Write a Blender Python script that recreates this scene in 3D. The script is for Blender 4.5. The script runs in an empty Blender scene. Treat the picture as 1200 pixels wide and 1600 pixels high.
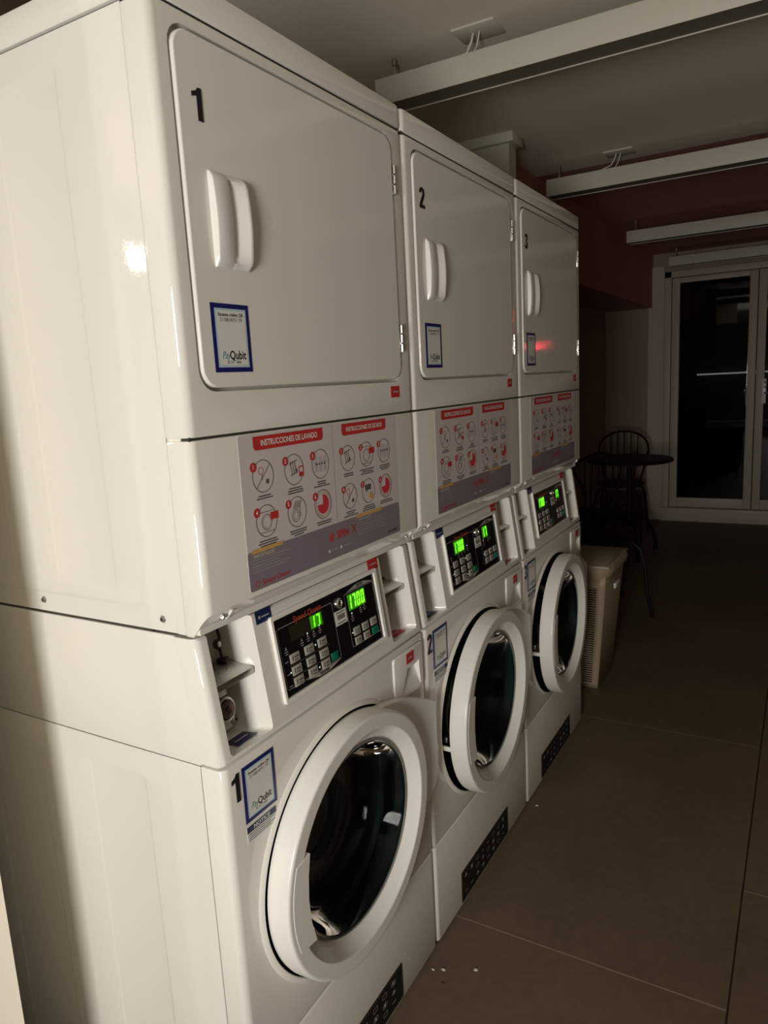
import bpy, bmesh, math, random
from mathutils import Matrix, Vector, Euler
from math import sin, cos, pi, radians as rad

random.seed(7)
SC = bpy.context.scene
COL = SC.collection

# ------------------------------------------------------------------ camera
cam_d = bpy.data.cameras.new('camera')
cam = bpy.data.objects.new('camera', cam_d); COL.objects.link(cam)
YAW, PITCH, ROLL, FPX = 0.5333, -0.177, -0.054, 1128.66
f_ = Vector((-sin(YAW)*cos(PITCH), cos(YAW)*cos(PITCH), sin(PITCH)))
r_ = Vector((cos(YAW), sin(YAW), 0)); u_ = r_.cross(f_)
r2 = r_*cos(ROLL) + u_*sin(ROLL); u2 = r2.cross(f_)
M = Matrix((r2, u2, -f_)).transposed().to_4x4()
M.translation = Vector((0.7504, -0.7403, 1.4105))
cam.matrix_world = M
cam_d.sensor_fit = 'VERTICAL'; cam_d.sensor_height = 24.0
cam_d.lens = FPX/1600*24.0
cam_d.clip_start = 0.02; cam_d.clip_end = 100
SC.camera = cam

# ------------------------------------------------------------------ world, lights, exposure
SC.view_settings.view_transform = 'Standard'; SC.view_settings.look = 'None'
SC.view_settings.exposure = 0.09; SC.view_settings.gamma = 1.0
SC.view_settings.use_curve_mapping = False
SC.cycles.caustics_reflective = False; SC.cycles.caustics_refractive = False
w = bpy.data.worlds.new('world'); SC.world = w; w.use_nodes = True
w.node_tree.nodes['Background'].inputs[0].default_value = (0.9, 0.95, 1.0, 1)
w.node_tree.nodes['Background'].inputs[1].default_value = 0.004

def area(name, loc, target, sx, sy, power, col):
    d = bpy.data.lights.new(name, 'AREA'); d.shape = 'RECTANGLE'; d.size = sx; d.size_y = sy
    d.energy = power; d.color = col
    o = bpy.data.objects.new(name, d); COL.objects.link(o); o.location = loc
    o.rotation_euler = (Vector(target)-Vector(loc)).to_track_quat('-Z', 'Y').to_euler()
    return o
# assumed key light, as from a doorway behind the viewer; no doorway is built
area('assumed_doorway_light', (0.76, -2.25, 1.15), (0.1, 0.6, 1.15), 0.5, 0.75, 50, (1.0, 0.955, 0.88))
# assumed small warm bulb, unseen, on the left behind the partition
def point(name, loc, power, col, r):
    d = bpy.data.lights.new(name, 'POINT'); d.energy = power; d.color = col; d.shadow_soft_size = r
    o = bpy.data.objects.new(name, d); COL.objects.link(o); o.location = loc; return o
point('assumed_bulb_light', (-1.73, -1.5, 1.985), 16.0, (1.0, 0.93, 0.82), 0.018)

# ------------------------------------------------------------------ materials
def mat(name, col, rough=0.5, metal=0.0, bump=0.0, bscale=200, spec=0.5, var=0.0, vscale=3.0, coat=0.0, emit=None, estr=0.0):
    m = bpy.data.materials.new(name); m.use_nodes = True
    nt = m.node_tree; b = nt.nodes['Principled BSDF']
    b.inputs['Base Color'].default_value = (*col, 1)
    b.inputs['Roughness'].default_value = rough
    b.inputs['Metallic'].default_value = metal
    b.inputs['Specular IOR Level'].default_value = spec
    b.inputs['Coat Weight'].default_value = coat
    if emit:
        b.inputs['Emission Color'].default_value = (*emit, 1); b.inputs['Emission Strength'].default_value = estr
    tc = nt.nodes.new('ShaderNodeTexCoord')
    if bump:
        n = nt.nodes.new('ShaderNodeTexNoise'); n.inputs['Scale'].default_value = bscale
        n.inputs['Detail'].default_value = 2
        bp = nt.nodes.new('ShaderNodeBump'); bp.inputs['Strength'].default_value = bump
        bp.inputs['Distance'].default_value = 0.001
        nt.links.new(tc.outputs['Object'], n.inputs['Vector'])
        nt.links.new(n.outputs['Fac'], bp.inputs['Height']); nt.links.new(bp.outputs[0], b.inputs['Normal'])
    if var:
        n = nt.nodes.new('ShaderNodeTexNoise'); n.inputs['Scale'].default_value = vscale; n.inputs['Detail'].default_value = 5
        nt.links.new(tc.outputs['Object'], n.inputs['Vector'])
        mx = nt.nodes.new('ShaderNodeMix'); mx.data_type = 'RGBA'
        mx.inputs['A'].default_value = (*[c*(1-var) for c in col], 1)
        mx.inputs['B'].default_value = (*[min(1, c*(1+var)) for c in col], 1)
        nt.links.new(n.outputs['Fac'], mx.inputs['Factor']); nt.links.new(mx.outputs['Result'], b.inputs['Base Color'])
    return m

ENAMEL = mat('white_enamel', (0.80, 0.785, 0.74), 0.04, bump=0.085, bscale=260, spec=0.5, var=0.015, vscale=2)
PLASTIC = mat('white_plastic', (0.84, 0.83, 0.80), 0.25, spec=0.5)
PLASTIC_G = mat('grey_white_plastic', (0.66, 0.66, 0.63), 0.38, var=0.06, vscale=30)
GAP = mat('dark_gap', (0.03, 0.028, 0.025), 0.7)
CHROME = mat('chrome', (0.85, 0.84, 0.80), 0.25, 1.0)
STEEL = mat('brushed_steel', (0.50, 0.49, 0.46), 0.35, 1.0, var=0.15, vscale=60)
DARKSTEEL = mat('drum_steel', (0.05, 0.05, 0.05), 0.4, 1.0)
RUBBER = mat('grey_rubber', (0.22, 0.23, 0.22), 0.5)
GASKET = mat('dark_gasket', (0.018, 0.018, 0.018), 0.6)
BLACK = mat('black_ink', (0.006, 0.006, 0.008), 0.35)
BLACKGLOSS = mat('black_gloss', (0.006, 0.006, 0.007), 0.12)
BROWNROD = mat('bronze_rod', (0.05, 0.04, 0.03), 0.35, 0.8)
PAPER = mat('paper_white', (0.74, 0.745, 0.72), 0.32)
POSTER = mat('poster_grey_white', (0.62, 0.57, 0.58), 0.42)
POSTER_BAND = mat('poster_mauve', (0.235, 0.20, 0.23), 0.42)
RED = mat('red_ink', (0.52, 0.035, 0.035), 0.35)
REDLOGO = mat('red_logo_ink', (0.60, 0.04, 0.07), 0.35)
REDDULL = mat('red_logo_dull', (0.42, 0.06, 0.03), 0.35)
ORANGE = mat('orange_ink', (0.62, 0.36, 0.13), 0.45)
CREAM = mat('cream_ink', (0.72, 0.66, 0.55), 0.45)
INKGREY = mat('grey_ink', (0.11, 0.10, 0.10), 0.45)
INKLIGHT = mat('light_ink', (0.40, 0.39, 0.42), 0.45)
NAVY = mat('navy_ink', (0.012, 0.014, 0.13), 0.3)
NAVY2 = mat('navy_label', (0.012, 0.02, 0.085), 0.3)
CYAN = mat('pale_blue_ink', (0.45, 0.62, 0.72), 0.35)
TEAL = mat('teal_ink', (0.03, 0.22, 0.26), 0.35)
GREENBTN = mat('green_button', (0.0, 0.17, 0.10), 0.35)
BTN = mat('button_grey', (0.42, 0.40, 0.36), 0.4)
SILVER = mat('silver_ink', (0.34, 0.33, 0.31), 0.35)
WHITEINK = mat('white_ink', (0.80, 0.79, 0.76), 0.4)
LED = mat('green_led', (0.02, 0.1, 0.0), 0.4, emit=(0.16, 1.0, 0.02), estr=2.2)
LEDGLOW = mat('green_led_window', (0.01, 0.06, 0.0), 0.4, emit=(0.10, 0.9, 0.01), estr=0.22)
LEDDOT = mat('white_led', (0.3, 0.35, 0.3), 0.4, emit=(0.7, 1.0, 0.8), estr=0.8)
LEDWIN = mat('display_window', (0.025, 0.022, 0.012), 0.15)
ASSUMED_REDLED = mat('assumed_red_led', (0.3, 0.0, 0.0), 0.3, emit=(1.0, 0.03, 0.06), estr=60)  # emission of the assumed lamp out of view
BLUEGREY = mat('grille_black', (0.010, 0.010, 0.011), 0.45, spec=0.25)
IRON = mat('black_iron', (0.007, 0.006, 0.005), 0.55, 0.0, spec=0.2, bump=0.1, bscale=150)
WICKER = mat('beige_plastic', (0.37, 0.295, 0.205), 0.5, var=0.05)
LINT = mat('lint', (0.6, 0.57, 0.5), 0.9)
CLOTH = mat('white_cloth', (0.5, 0.5, 0.48), 0.9, bump=0.5, bscale=80)
WALL = mat('wall_paint', (0.34, 0.27, 0.20), 0.8, bump=0.1, bscale=90, var=0.05)
PART = mat('partition_paint', (0.78, 0.73, 0.62), 0.7, bump=0.15, bscale=70, var=0.03)
CEIL = mat('ceiling_paint', (0.74, 0.69, 0.59), 0.85, bump=0.1, bscale=60, var=0.04)
REDCEIL = mat('red_paint', (0.44, 0.205, 0.175), 0.7, bump=0.1, bscale=60, var=0.06)
BEAMW = mat('channel_white', (0.60, 0.575, 0.50), 0.5)
BEAMD = mat('channel_diffuser', (0.15, 0.135, 0.105), 0.5)
DOORW = mat('door_white', (0.50, 0.43, 0.36), 0.5)
BASEB = mat('dark_baseboard', (0.08, 0.045, 0.03), 0.5)
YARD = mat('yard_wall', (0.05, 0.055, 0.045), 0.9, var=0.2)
LEAF = mat('leaf', (0.02, 0.035, 0.015), 0.6, var=0.3, vscale=8)
POT = mat('pot', (0.03, 0.03, 0.03), 0.6)
STRIP = mat('emissive_strip', (0.7, 0.7, 0.7), 0.5, emit=(0.85, 0.9, 0.85), estr=0.16)
LEDGE = mat('pale_ledge', (0.5, 0.52, 0.48), 0.8)

def glass(name, col, ior=1.45, rough=0.0):
    m = bpy.data.materials.new(name); m.use_nodes = True
    b = m.node_tree.nodes['Principled BSDF']
    b.inputs['Base Color'].default_value = (*col, 1); b.inputs['Roughness'].default_value = rough
    b.inputs['Specular IOR Level'].default_value = 0.22; b.inputs['Transmission Weight'].default_value = 1.0; b.inputs['IOR'].default_value = ior
    return m
GLASS = glass('door_glass', (0.66, 0.82, 0.80), 1.13)
PANE = glass('window_glass', (0.75, 0.80, 0.78), 1.45)

def floor_material():
    m = bpy.data.materials.new('brown_floor_tiles'); m.use_nodes = True
    nt = m.node_tree; L = nt.links; b = nt.nodes['Principled BSDF']
    tc = nt.nodes.new('ShaderNodeTexCoord'); sp = nt.nodes.new('ShaderNodeSeparateXYZ')
    L.new(tc.outputs['Object'], sp.inputs[0])
    def mth(op, a, bb=None, c=None):
        n = nt.nodes.new('ShaderNodeMath'); n.operation = op
        for i, v in enumerate((a, bb, c)):
            if v is None: continue
            if isinstance(v, (int, float)): n.inputs[i].default_value = v
            else: L.new(v, n.inputs[i])
        return n.outputs[0]
    X, Y = sp.outputs[0], sp.outputs[1]
    P = 1.28
    # column joints at x = 0.65 + k*P ; row joints shifted in every second column
    xs = mth('DIVIDE', mth('SUBTRACT', X, 0.655), P)
    colid = mth('FLOOR', xs)
    fx = mth('MULTIPLY', mth('FRACT', xs), P)
    dx = mth('MINIMUM', fx, mth('SUBTRACT', P, fx))
    par = mth('FLOORED_MODULO', colid, 2.0)
    ys = mth('DIVIDE', mth('SUBTRACT', mth('SUBTRACT', Y, 0.80), mth('MULTIPLY', mth('SUBTRACT', 1.0, par), 0.43)), P)
    fy = mth('MULTIPLY', mth('FRACT', ys), P)
    dy = mth('MINIMUM', fy, mth('SUBTRACT', P, fy))
    gx = mth('LESS_THAN', dx, 0.0022); gy = mth('LESS_THAN', dy, 0.0018)
    n1 = nt.nodes.new('ShaderNodeTexNoise'); n1.inputs['Scale'].default_value = 1.7; n1.inputs['Detail'].default_value = 8
    n1.inputs['Roughness'].default_value = 0.65
    n2 = nt.nodes.new('ShaderNodeTexNoise'); n2.inputs['Scale'].default_value = 38; n2.inputs['Detail'].default_value = 6
    L.new(tc.outputs['Object'], n1.inputs['Vector']); L.new(tc.outputs['Object'], n2.inputs['Vector'])
    f = mth('ADD', mth('MULTIPLY', n1.outputs['Fac'], 0.7), mth('MULTIPLY', n2.outputs['Fac'], 0.3))
    ramp = nt.nodes.new('ShaderNodeValToRGB')
    ramp.color_ramp.elements[0].position = 0.3; ramp.color_ramp.elements[0].color = (0.105, 0.074, 0.047, 1)
    ramp.color_ramp.elements[1].position = 0.7; ramp.color_ramp.elements[1].color = (0.18, 0.132, 0.09, 1)
    L.new(f, ramp.inputs[0])
    m1 = nt.nodes.new('ShaderNodeMix'); m1.data_type = 'RGBA'; L.new(gy, m1.inputs['Factor'])
    L.new(ramp.outputs[0], m1.inputs['A']); m1.inputs['B'].default_value = (0.30, 0.24, 0.16, 1)
    m2 = nt.nodes.new('ShaderNodeMix'); m2.data_type = 'RGBA'; L.new(gx, m2.inputs['Factor'])
    L.new(m1.outputs['Result'], m2.inputs['A']); m2.inputs['B'].default_value = (0.02, 0.013, 0.008, 1)
    L.new(m2.outputs['Result'], b.inputs['Base Color'])
    b.inputs['Roughness'].default_value = 0.55
    b.inputs['Specular IOR Level'].default_value = 0.3
    bp = nt.nodes.new('ShaderNodeBump'); bp.inputs['Strength'].default_value = 0.15; bp.inputs['Distance'].default_value = 0.002
    L.new(n2.outputs['Fac'], bp.inputs['Height']); L.new(bp.outputs[0], b.inputs['Normal'])
    return m
FLOOR = floor_material()

# ------------------------------------------------------------------ mesh helpers
FRONT = Matrix(((0, 0, 1, 0), (1, 0, 0, 0), (0, 1, 0, 0), (0, 0, 0, 1)))       # local x->+Y, y->+Z, z->+X
def front(x, y, z): return Matrix.Translation((x, y, z)) @ FRONT
TA = math.atan(0.03/0.212)
_v = Vector((-sin(TA), 0, cos(TA))); _n = Vector((cos(TA), 0, sin(TA)))
def tilted(off=0.0):        # console face: local x->+Y, y up the slope, z outwards
    m = Matrix(((0, _v.x, _n.x, 0), (1, 0, 0, 0), (0, _v.z, _n.z, 0), (0, 0, 0, 1)))
    o = Vector((0, 0, 0.838)) + _n*off
    m.translation = o
    return m

class MB:
    def __init__(s): s.v = []; s.f = []; s.m = []; s.mats = []; s.smooth = True
    def mi(s, m):
        if m not in s.mats: s.mats.append(m)
        return s.mats.index(m)
    def add(s, verts, faces, m, mx=None):
        b = len(s.v); i = s.mi(m)
        flip = mx is not None and mx.determinant() < 0
        for v in verts: s.v.append(tuple(mx @ Vector(v)) if mx is not None else tuple(v))
        for f in faces:
            f = [b+k for k in f]
            if flip: f.reverse()
            s.f.append(f); s.m.append(i)
        return s
    def addmesh(s, me, m, mx=None):
        return s.add([v.co for v in me.vertices], [list(p.vertices) for p in me.polygons], m, mx)
    def box(s, x0, x1, y0, y1, z0, z1, m, bev=0.0, seg=2, mx=None, edges=None, bev2=0.0):
        bm = bmesh.new(); bmesh.ops.create_cube(bm, size=1)
        for v in bm.verts:
            v.co = Vector(((x0+x1)/2 + v.co.x*(x1-x0), (y0+y1)/2 + v.co.y*(y1-y0), (z0+z1)/2 + v.co.z*(z1-z0)))
        if edges:
            e = [e for e in bm.edges if edges((e.verts[0].co+e.verts[1].co)/2)]
            bmesh.ops.bevel(bm, geom=e, offset=bev, segments=max(seg, 4), profile=0.5, affect='EDGES')
            if bev2:
                bmesh.ops.bevel(bm, geom=[e for e in bm.edges if len(e.link_faces) == 2 and e.calc_face_angle(0) > 1.0], offset=bev2, segments=2, profile=0.5, affect='EDGES')
        elif bev:
            bmesh.ops.bevel(bm, geom=bm.edges[:], offset=bev, segments=seg, profile=0.5, affect='EDGES')
        return s.addbm(bm, m, mx)
    def addbm(s, bm, m, mx=None):
        bm.verts.index_update()
        s.add([v.co.copy() for v in bm.verts], [[v.index for v in f.verts] for f in bm.faces], m, mx); bm.free(); return s
    def prism(s, poly, axis, a, b, m, bev=0.0, mx=None):
        # poly: list of 2D points; axis: 'x','y','z' extrusion axis
        bm = bmesh.new()
        def P(p, t):
            return {'x': (t, p[0], p[1]), 'y': (p[0], t, p[1]), 'z': (p[0], p[1], t)}[axis]
        A = [bm.verts.new(P(p, a)) for p in poly]; B = [bm.verts.new(P(p, b)) for p in poly]
        bm.faces.new(A); bm.faces.new(list(reversed(B)))
        n = len(poly)
        for i in range(n): bm.faces.new((A[i], B[i], B[(i+1) % n], A[(i+1) % n]))
        bmesh.ops.recalc_face_normals(bm, faces=bm.faces[:])
        if bev: bmesh.ops.bevel(bm, geom=bm.edges[:], offset=bev, segments=2, profile=0.5, affect='EDGES')
        return s.addbm(bm, m, mx)
    def lathe(s, prof, n, m, mx=None, closed=False, a0=0, a1=2*pi):
        # prof: (r, h) ; axis local z
        full = abs(a1-a0-2*pi) < 1e-6
        cnt = n if full else n+1
        V = []; F = []
        for i in range(cnt):
            a = a0+(a1-a0)*i/n
            for r, h in prof: V.append((r*cos(a), r*sin(a), h))
        k = len(prof)
        for i in range(n if full else n):
            j = (i+1) % cnt
            if not full and i == n: break
            for q in range(k if closed else k-1):
                q2 = (q+1) % k
                F.append((i*k+q, j*k+q, j*k+q2, i*k+q2))
        return s.add(V, F, m, mx)
    def disc(s, r, h, m, mx=None, n=32, th=0.0):
        if th: return s.lathe([(0.0001, h), (r, h), (r, h+th), (0.0001, h+th)], n, m, mx)
        V = [(r*cos(2*pi*i/n), r*sin(2*pi*i/n), h) for i in range(n)]
        return s.add(V, [list(range(n))], m, mx)
    def tube(s, pts, r, m, n=8, mx=None, closed=False):
        pts = [Vector(p) for p in pts]; V = []; F = []
        k = len(pts); prev = None
        for i, p in enumerate(pts):
            if closed: t = (pts[(i+1) % k]-pts[i-1])
            else: t = (pts[min(i+1, k-1)]-pts[max(i-1, 0)])
            t.normalize()
            if prev is None:
                a = Vector((0, 0, 1)) if abs(t.z) < 0.9 else Vector((1, 0, 0))
                u = t.cross(a).normalized()
            else:
                u = (prev - t*prev.dot(t)).normalized()
            prev = u; w_ = t.cross(u)
            rr = r[i] if isinstance(r, (list, tuple)) else r
            for j in range(n):
                a = 2*pi*j/n; V.append(p+u*(rr*cos(a))+w_*(rr*sin(a)))
        for i in range(k if closed else k-1):
            i2 = (i+1) % k
            for j in range(n):
                j2 = (j+1) % n; F.append((i*n+j, i*n+j2, i2*n+j2, i2*n+j))
        if not closed:
            F.append(list(range(n-1, -1, -1))); F.append([(k-1)*n+j for j in range(n)])
        return s.add(V, F, m, mx)
    def slab(s, outlines, t, m, mx=None, bev=0.0, res=2):
        me = slab_mesh(outlines, t, bev, res); s.addmesh(me, m, mx); bpy.data.meshes.remove(me); return s
    def text(s, body, size, m, mx, t=0.0, bold=0.0, sx=1.0, shear=0.0, align='CENTER', sp=1.0):
        me = text_mesh(body, size, t, bold, sx, shear, align, sp); s.addmesh(me, m, mx); bpy.data.meshes.remove(me); return s
    def mesh(s, name, ang=35):
        me = bpy.data.meshes.new(name); me.from_pydata(s.v, [], s.f)
        for m in s.mats: me.materials.append(m)
        me.polygons.foreach_set('material_index', s.m)
        me.polygons.foreach_set('use_smooth', [True]*len(s.f))
        me.update()
        me.set_sharp_from_angle(angle=rad(ang))
        return me
    def obj(s, name, parent=None, ang=35, loc=None):
        o = bpy.data.objects.new(name, s.mesh(name, ang)); COL.objects.link(o)
        if parent: o.parent = parent
        if loc: o.location = loc
        return o

def curve_to_mesh(cu):
    o = bpy.data.objects.new('tmp', cu); COL.objects.link(o)
    bpy.context.view_layer.update()
    dg = bpy.context.evaluated_depsgraph_get()
    me = bpy.data.meshes.new_from_object(o.evaluated_get(dg))
    bpy.data.objects.remove(o); 
    return me
def slab_mesh(outlines, t, bev=0.0, res=2):
    cu = bpy.data.curves.new('tmp', 'CURVE'); cu.dimensions = '2D'; cu.fill_mode = 'BOTH'
    cu.extrude = max(t/2-bev, 0); cu.bevel_depth = bev; cu.bevel_resolution = res
    cu.offset = -bev
    for ol in outlines:
        sp = cu.splines.new('POLY'); sp.points.add(len(ol)-1)
        for i, p in enumerate(ol): sp.points[i].co = (p[0], p[1], 0, 1)
        sp.use_cyclic_u = True
    me = curve_to_mesh(cu); bpy.data.curves.remove(cu)
    return me
def text_mesh(body, size, t, bold, sx, shear, align, sp):
    cu = bpy.data.curves.new('tmp', 'FONT'); cu.body = body; cu.size = size
    cu.align_x = align; cu.align_y = 'CENTER'; cu.offset = min(bold, size*0.018); cu.extrude = t/2; cu.shear = shear
    cu.resolution_u = 3; cu.space_character = sp
    me = curve_to_mesh(cu)
    lim = size*0.85*max(1, body.count('\n')+1)
    if bold and any(abs(v.co.y) > lim for v in me.vertices):      # an over-thickened glyph left a spike: set it plain
        bpy.data.meshes.remove(me); cu.offset = 0.0; me = curve_to_mesh(cu)
    bpy.data.curves.remove(cu)
    if sx != 1.0:
        for v in me.vertices: v.co.x *= sx
    return me
def rrect(x0, x1, y0, y1, r, n=5):
    P = []
    for cx, cy, a in ((x1-r, y0+r, -pi/2), (x1-r, y1-r, 0), (x0+r, y1-r, pi/2), (x0+r, y0+r, pi)):
        for i in range(n+1):
            b = a+pi/2*i/n; P.append((cx+r*cos(b), cy+r*sin(b)))
    return P
def rect(x0, x1, y0, y1): return [(x0, y0), (x1, y0), (x1, y1), (x0, y1)]
def circle(cx, cy, r, n=48): return [(cx+r*cos(2*pi*i/n), cy+r*sin(2*pi*i/n)) for i in range(n)]

def cut(me, cutters, mats=None):
    """boolean difference of mesh 'me' with cutter meshes; returns a new mesh"""
    o = bpy.data.objects.new('tmp_a', me); COL.objects.link(o); cs = []
    for c in cutters:
        q = bpy.data.objects.new('tmp_c', c); COL.objects.link(q); cs.append(q)
        md = o.modifiers.new('b', 'BOOLEAN'); md.operation = 'DIFFERENCE'; md.solver = 'EXACT'; md.object = q
    bpy.context.view_layer.update()
    dg = bpy.context.evaluated_depsgraph_get()
    r = bpy.data.meshes.new_from_object(o.evaluated_get(dg))
    bpy.data.objects.remove(o)
    for q in cs: bpy.data.objects.remove(q)
    r.polygons.foreach_set('use_smooth', [True]*len(r.polygons)); r.set_sharp_from_angle(angle=rad(35))
    return r
def weld(me):
    bm = bmesh.new(); bm.from_mesh(me); bmesh.ops.remove_doubles(bm, verts=bm.verts[:], dist=1e-6)
    bmesh.ops.recalc_face_normals(bm, faces=bm.faces[:]); bm.to_mesh(me); bm.free(); return me

def empty(name, loc, label, cat, group=None, rz=0.0):
    o = bpy.data.objects.new(name, None); COL.objects.link(o); o.location = loc; o.rotation_euler = (0, 0, rz)
    o.empty_display_size = 0.1
    return tag(o, label, cat, group)
def tag(o, label, cat, group=None):
    o['label'] = label; o['category'] = cat
    if group: o['group'] = group
    return o
def struct(o, label=None):
    o['kind'] = 'structure'
    if label: o['label'] = label
    return o
def linkmesh(name, me, parent, matrix=None):
    o = bpy.data.objects.new(name, me); COL.objects.link(o); o.parent = parent
    if matrix is not None: o.matrix_local = matrix
    return o

# ------------------------------------------------------------------ the room shell
H = 2.405
XW = -0.92
def sbox(name, *a, bev=0.0, label=None):
    return struct(MB().box(*a, bev=bev).obj(name), label)
sbox('floor', -4.0, 3.0, -5.0, 6.42, -0.1, 0.0, FLOOR, label='brown square floor tiles')
sbox('ceiling', -4.0, 3.0, -5.0, 3.1, H, H+0.12, CEIL, label='pale ceiling above the machines')
sbox('ceiling', XW, 3.0, 3.1, 6.42, H, H+0.12, REDCEIL, label='dark red part of the ceiling')
sbox('wall_left', XW-0.12, XW, -0.10, 6.42, 0, H, WALL)
sbox('wall_right', 2.3, 2.42, -5.0, 6.42, 0, H, WALL)
sbox('wall_far_left', XW, -0.395, 6.36, 6.5, 0, H, WALL)
sbox('wall_far_top', -0.395, 1.25, 6.36, 6.5, 2.245, H, WALL)
sbox('wall_far_right', 1.25, 2.3, 6.36, 6.5, 0, H, WALL)
# red boxed bulkhead along the left wall
sbox('trim_1', XW, -0.50, 2.62, 6.355, 1.945, H, REDCEIL, label='dark red boxed bulkhead under the ceiling')
# white pier with a capital, behind the third machine
pm = MB().box(XW, -0.375, 2.355, 2.435, 0, 2.368, BEAMW).box(XW, -0.348, 2.325, 2.455, 2.366, H, BEAMW, bev=0.003)
struct(pm.obj('trim_2'), 'white pier with a square capital')
sbox('trim_3', -0.53, -0.397, 6.33, 6.36, 0, H-0.11, DOORW, label='pale strip beside the door frame')
sbox('baseboard_far', XW, -0.53, 6.335, 6.36, 0, 0.27, BASEB)
sbox('baseboard_left', XW, XW+0.015, 2.1, 6.33, 0, 0.10, BASEB)
# partition end standing at the left of the first machine (splayed end)
pp = [(-0.317, -0.18), (-0.46, -0.105), (-4.0, -0.105), (-4.0, -0.18)]
struct(MB().prism(pp, 'z', 0, H, PART).obj('wall_near_left'), 'cream painted end of the partition wall')
sbox('wall_back', -4.0, 3.0, -5.1, -5.0, 0, H, WALL)
sbox('wall_side', -4.1, -4.0, -5.0, -0.105, 0, H, WALL)

# ------------------------------------------------------------------ stacked washer-dryers
W = 0.683
DC = (0.328, 0.537)       # centre (y,z) of the washer door
CACHE = {}
ES = Matrix.Diagonal((1.035, 0.967, 1, 1)); FD = FRONT @ ES      # round door stretched in width and squashed in height to match the camera view
def cached(key, fn):
    if key not in CACHE: CACHE[key] = fn()
    return CACHE[key]

def fr_edge(c): return abs(c.x) < 1e-4 and abs(c.z - round(c.z, 9)) < 1 and False
def front_slab(z0, z1, xb, y0=0.0025, y1=W-0.0025, r=0.014, r2=0.0028):
    """front cover with rounded vertical corners, wraps back to xb"""
    bm = bmesh.new(); n = 7
    prof = [(xb, y0)] + [(-r+r*sin(a), y0+r-r*cos(a)) for a in [pi/2*i/n for i in range(n+1)]]
    prof += [(-r+r*cos(a), y1-r+r*sin(a)) for a in [pi/2*i/n for i in range(n+1)]] + [(xb, y1)]
    rings = []
    for inset, z in ((r2, z0), (r2*0.3, z0+r2*0.3), (0, z0+r2), (0, z1-r2), (r2*0.3, z1-r2*0.3), (r2, z1)):
        ring = []
        for (x, y) in prof:
            cx, cy = xb, (y0+y1)/2
            dx = x-inset if x > xb+1e-6 else x
            yy = y+inset*(1 if y < cy else -1)*min(1, abs(y-cy)/(cy-y0)) if abs(y-cy) > (cy-y0)-r else y
            ring.append(bm.verts.new((dx, yy, z)))
        rings.append(ring)
    k = len(prof)
    for a, b in zip(rings[:-1], rings[1:]):
        for i in range(k):
            bm.faces.new((a[i], a[(i+1) % k], b[(i+1) % k], b[i]))
    bm.faces.new(list(reversed(rings[0]))); bm.faces.new(rings[-1])
    bmesh.ops.recalc_face_normals(bm, faces=bm.faces[:])
    return bm
def as_mesh(bm, name, m):
    return weld(MB().addbm(bm, m).mesh(name))

def dryer_front():
    me = as_mesh(front_slab(1.347, 1.9165, -0.045), 'dryer_front', ENAMEL)
    c = MB().slab([rrect(0.0345, 0.6335, 1.4105, 1.8995, 0.032)], 0.03, ENAMEL, front(0.002, 0, 0)).mesh('c')
    return cut(me, [weld(c)])
def dryer_door():
    return MB().slab([rrect(0.0400, 0.6300, 1.4160, 1.8940, 0.030, 7)], 0.014, ENAMEL, front(-0.0035, 0, 0), bev=0.0028).mesh('dryer_door')
def dryer_lid():
    bm = front_slab(1.921, 1.967, -0.72, y0=0.001, y1=W-0.001, r=0.015, r2=0.005)
    return MB().addbm(bm, ENAMEL).mesh('top_lid')
def door_handle():
    # cross-section (y, height) lofted along z with a bowed height
    prof = [(0.0, 0.0), (0.0012, 0.5), (0.0025, 0.70), (0.005, 0.76), (0.020, 0.72), (0.034, 0.66), (0.0365, 0.58), (0.0385, 0.15), (0.041, 0.02), (0.044, 0.02),
            (0.048, 0.10), (0.067, 0.92), (0.070, 1.0), (0.074, 0.94), (0.0775, 0.5), (0.079, 0.0)]
    V = []; F = []; n = 18; k = len(prof)
    for i in range(n+1):
        s = i/n; z = 1.588+0.131*s
        bow = 0.62+0.38*sin(pi*s)
        edge = min(1, s/0.07, (1-s)/0.07); edge = 0.25+0.75*math.sqrt(edge)
        fill = max(0, 1-min(s/0.16, (1-s)/0.12)); fill = min(1, fill*1.6)
        for y, h in prof:
            if 0.037 < y < 0.067: h = h*(1-fill)+0.68*fill
            V.append((0.0033+0.0155*h*bow*edge, 0.085+y, z))
    for i in range(n):
        for j in range(k-1): F.append((i*k+j, i*k+j+1, (i+1)*k+j+1, (i+1)*k+j))
    F.append(list(range(k-1, -1, -1))); F.append([n*k+j for j in range(k)])
    return MB().add(V, F, PLASTIC).mesh('door_handle', 40)
def hinge(z0, z1):
    b = MB(); h = (z1-z0)
    b.box(0.0, 0.0045, 0.6315, 0.6385, z0, z1, CHROME, bev=0.001)
    for k in range(3):
        a = z0+h*(0.02+0.34*k); b.tube([(0.006, 0.6345, a), (0.006, 0.6345, a+h*0.28)], 0.0038, CHROME, 10)
    b.box(0.0, 0.0052, 0.633, 0.637, z0+h*0.30, z0+h*0.36, GAP); b.box(0.0, 0.0052, 0.633, 0.637, z0+h*0.64, z0+h*0.70, GAP)
    return b.mesh('hinge')
def lower_front():
    # instruction panel with bevelled underside
    bm = front_slab(1.048, 1.3435, -0.045)
    me = as_mesh(bm, 'instruction_panel', ENAMEL)
    c = MB().prism([(0.001, 1.0865), (0.05, 1.0865), (0.05, 1.03), (-0.034, 1.03), (-0.034, 1.046)], 'y', -0.1, W+0.1, ENAMEL).mesh('c')
    return cut(me, [weld(c)])
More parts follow.
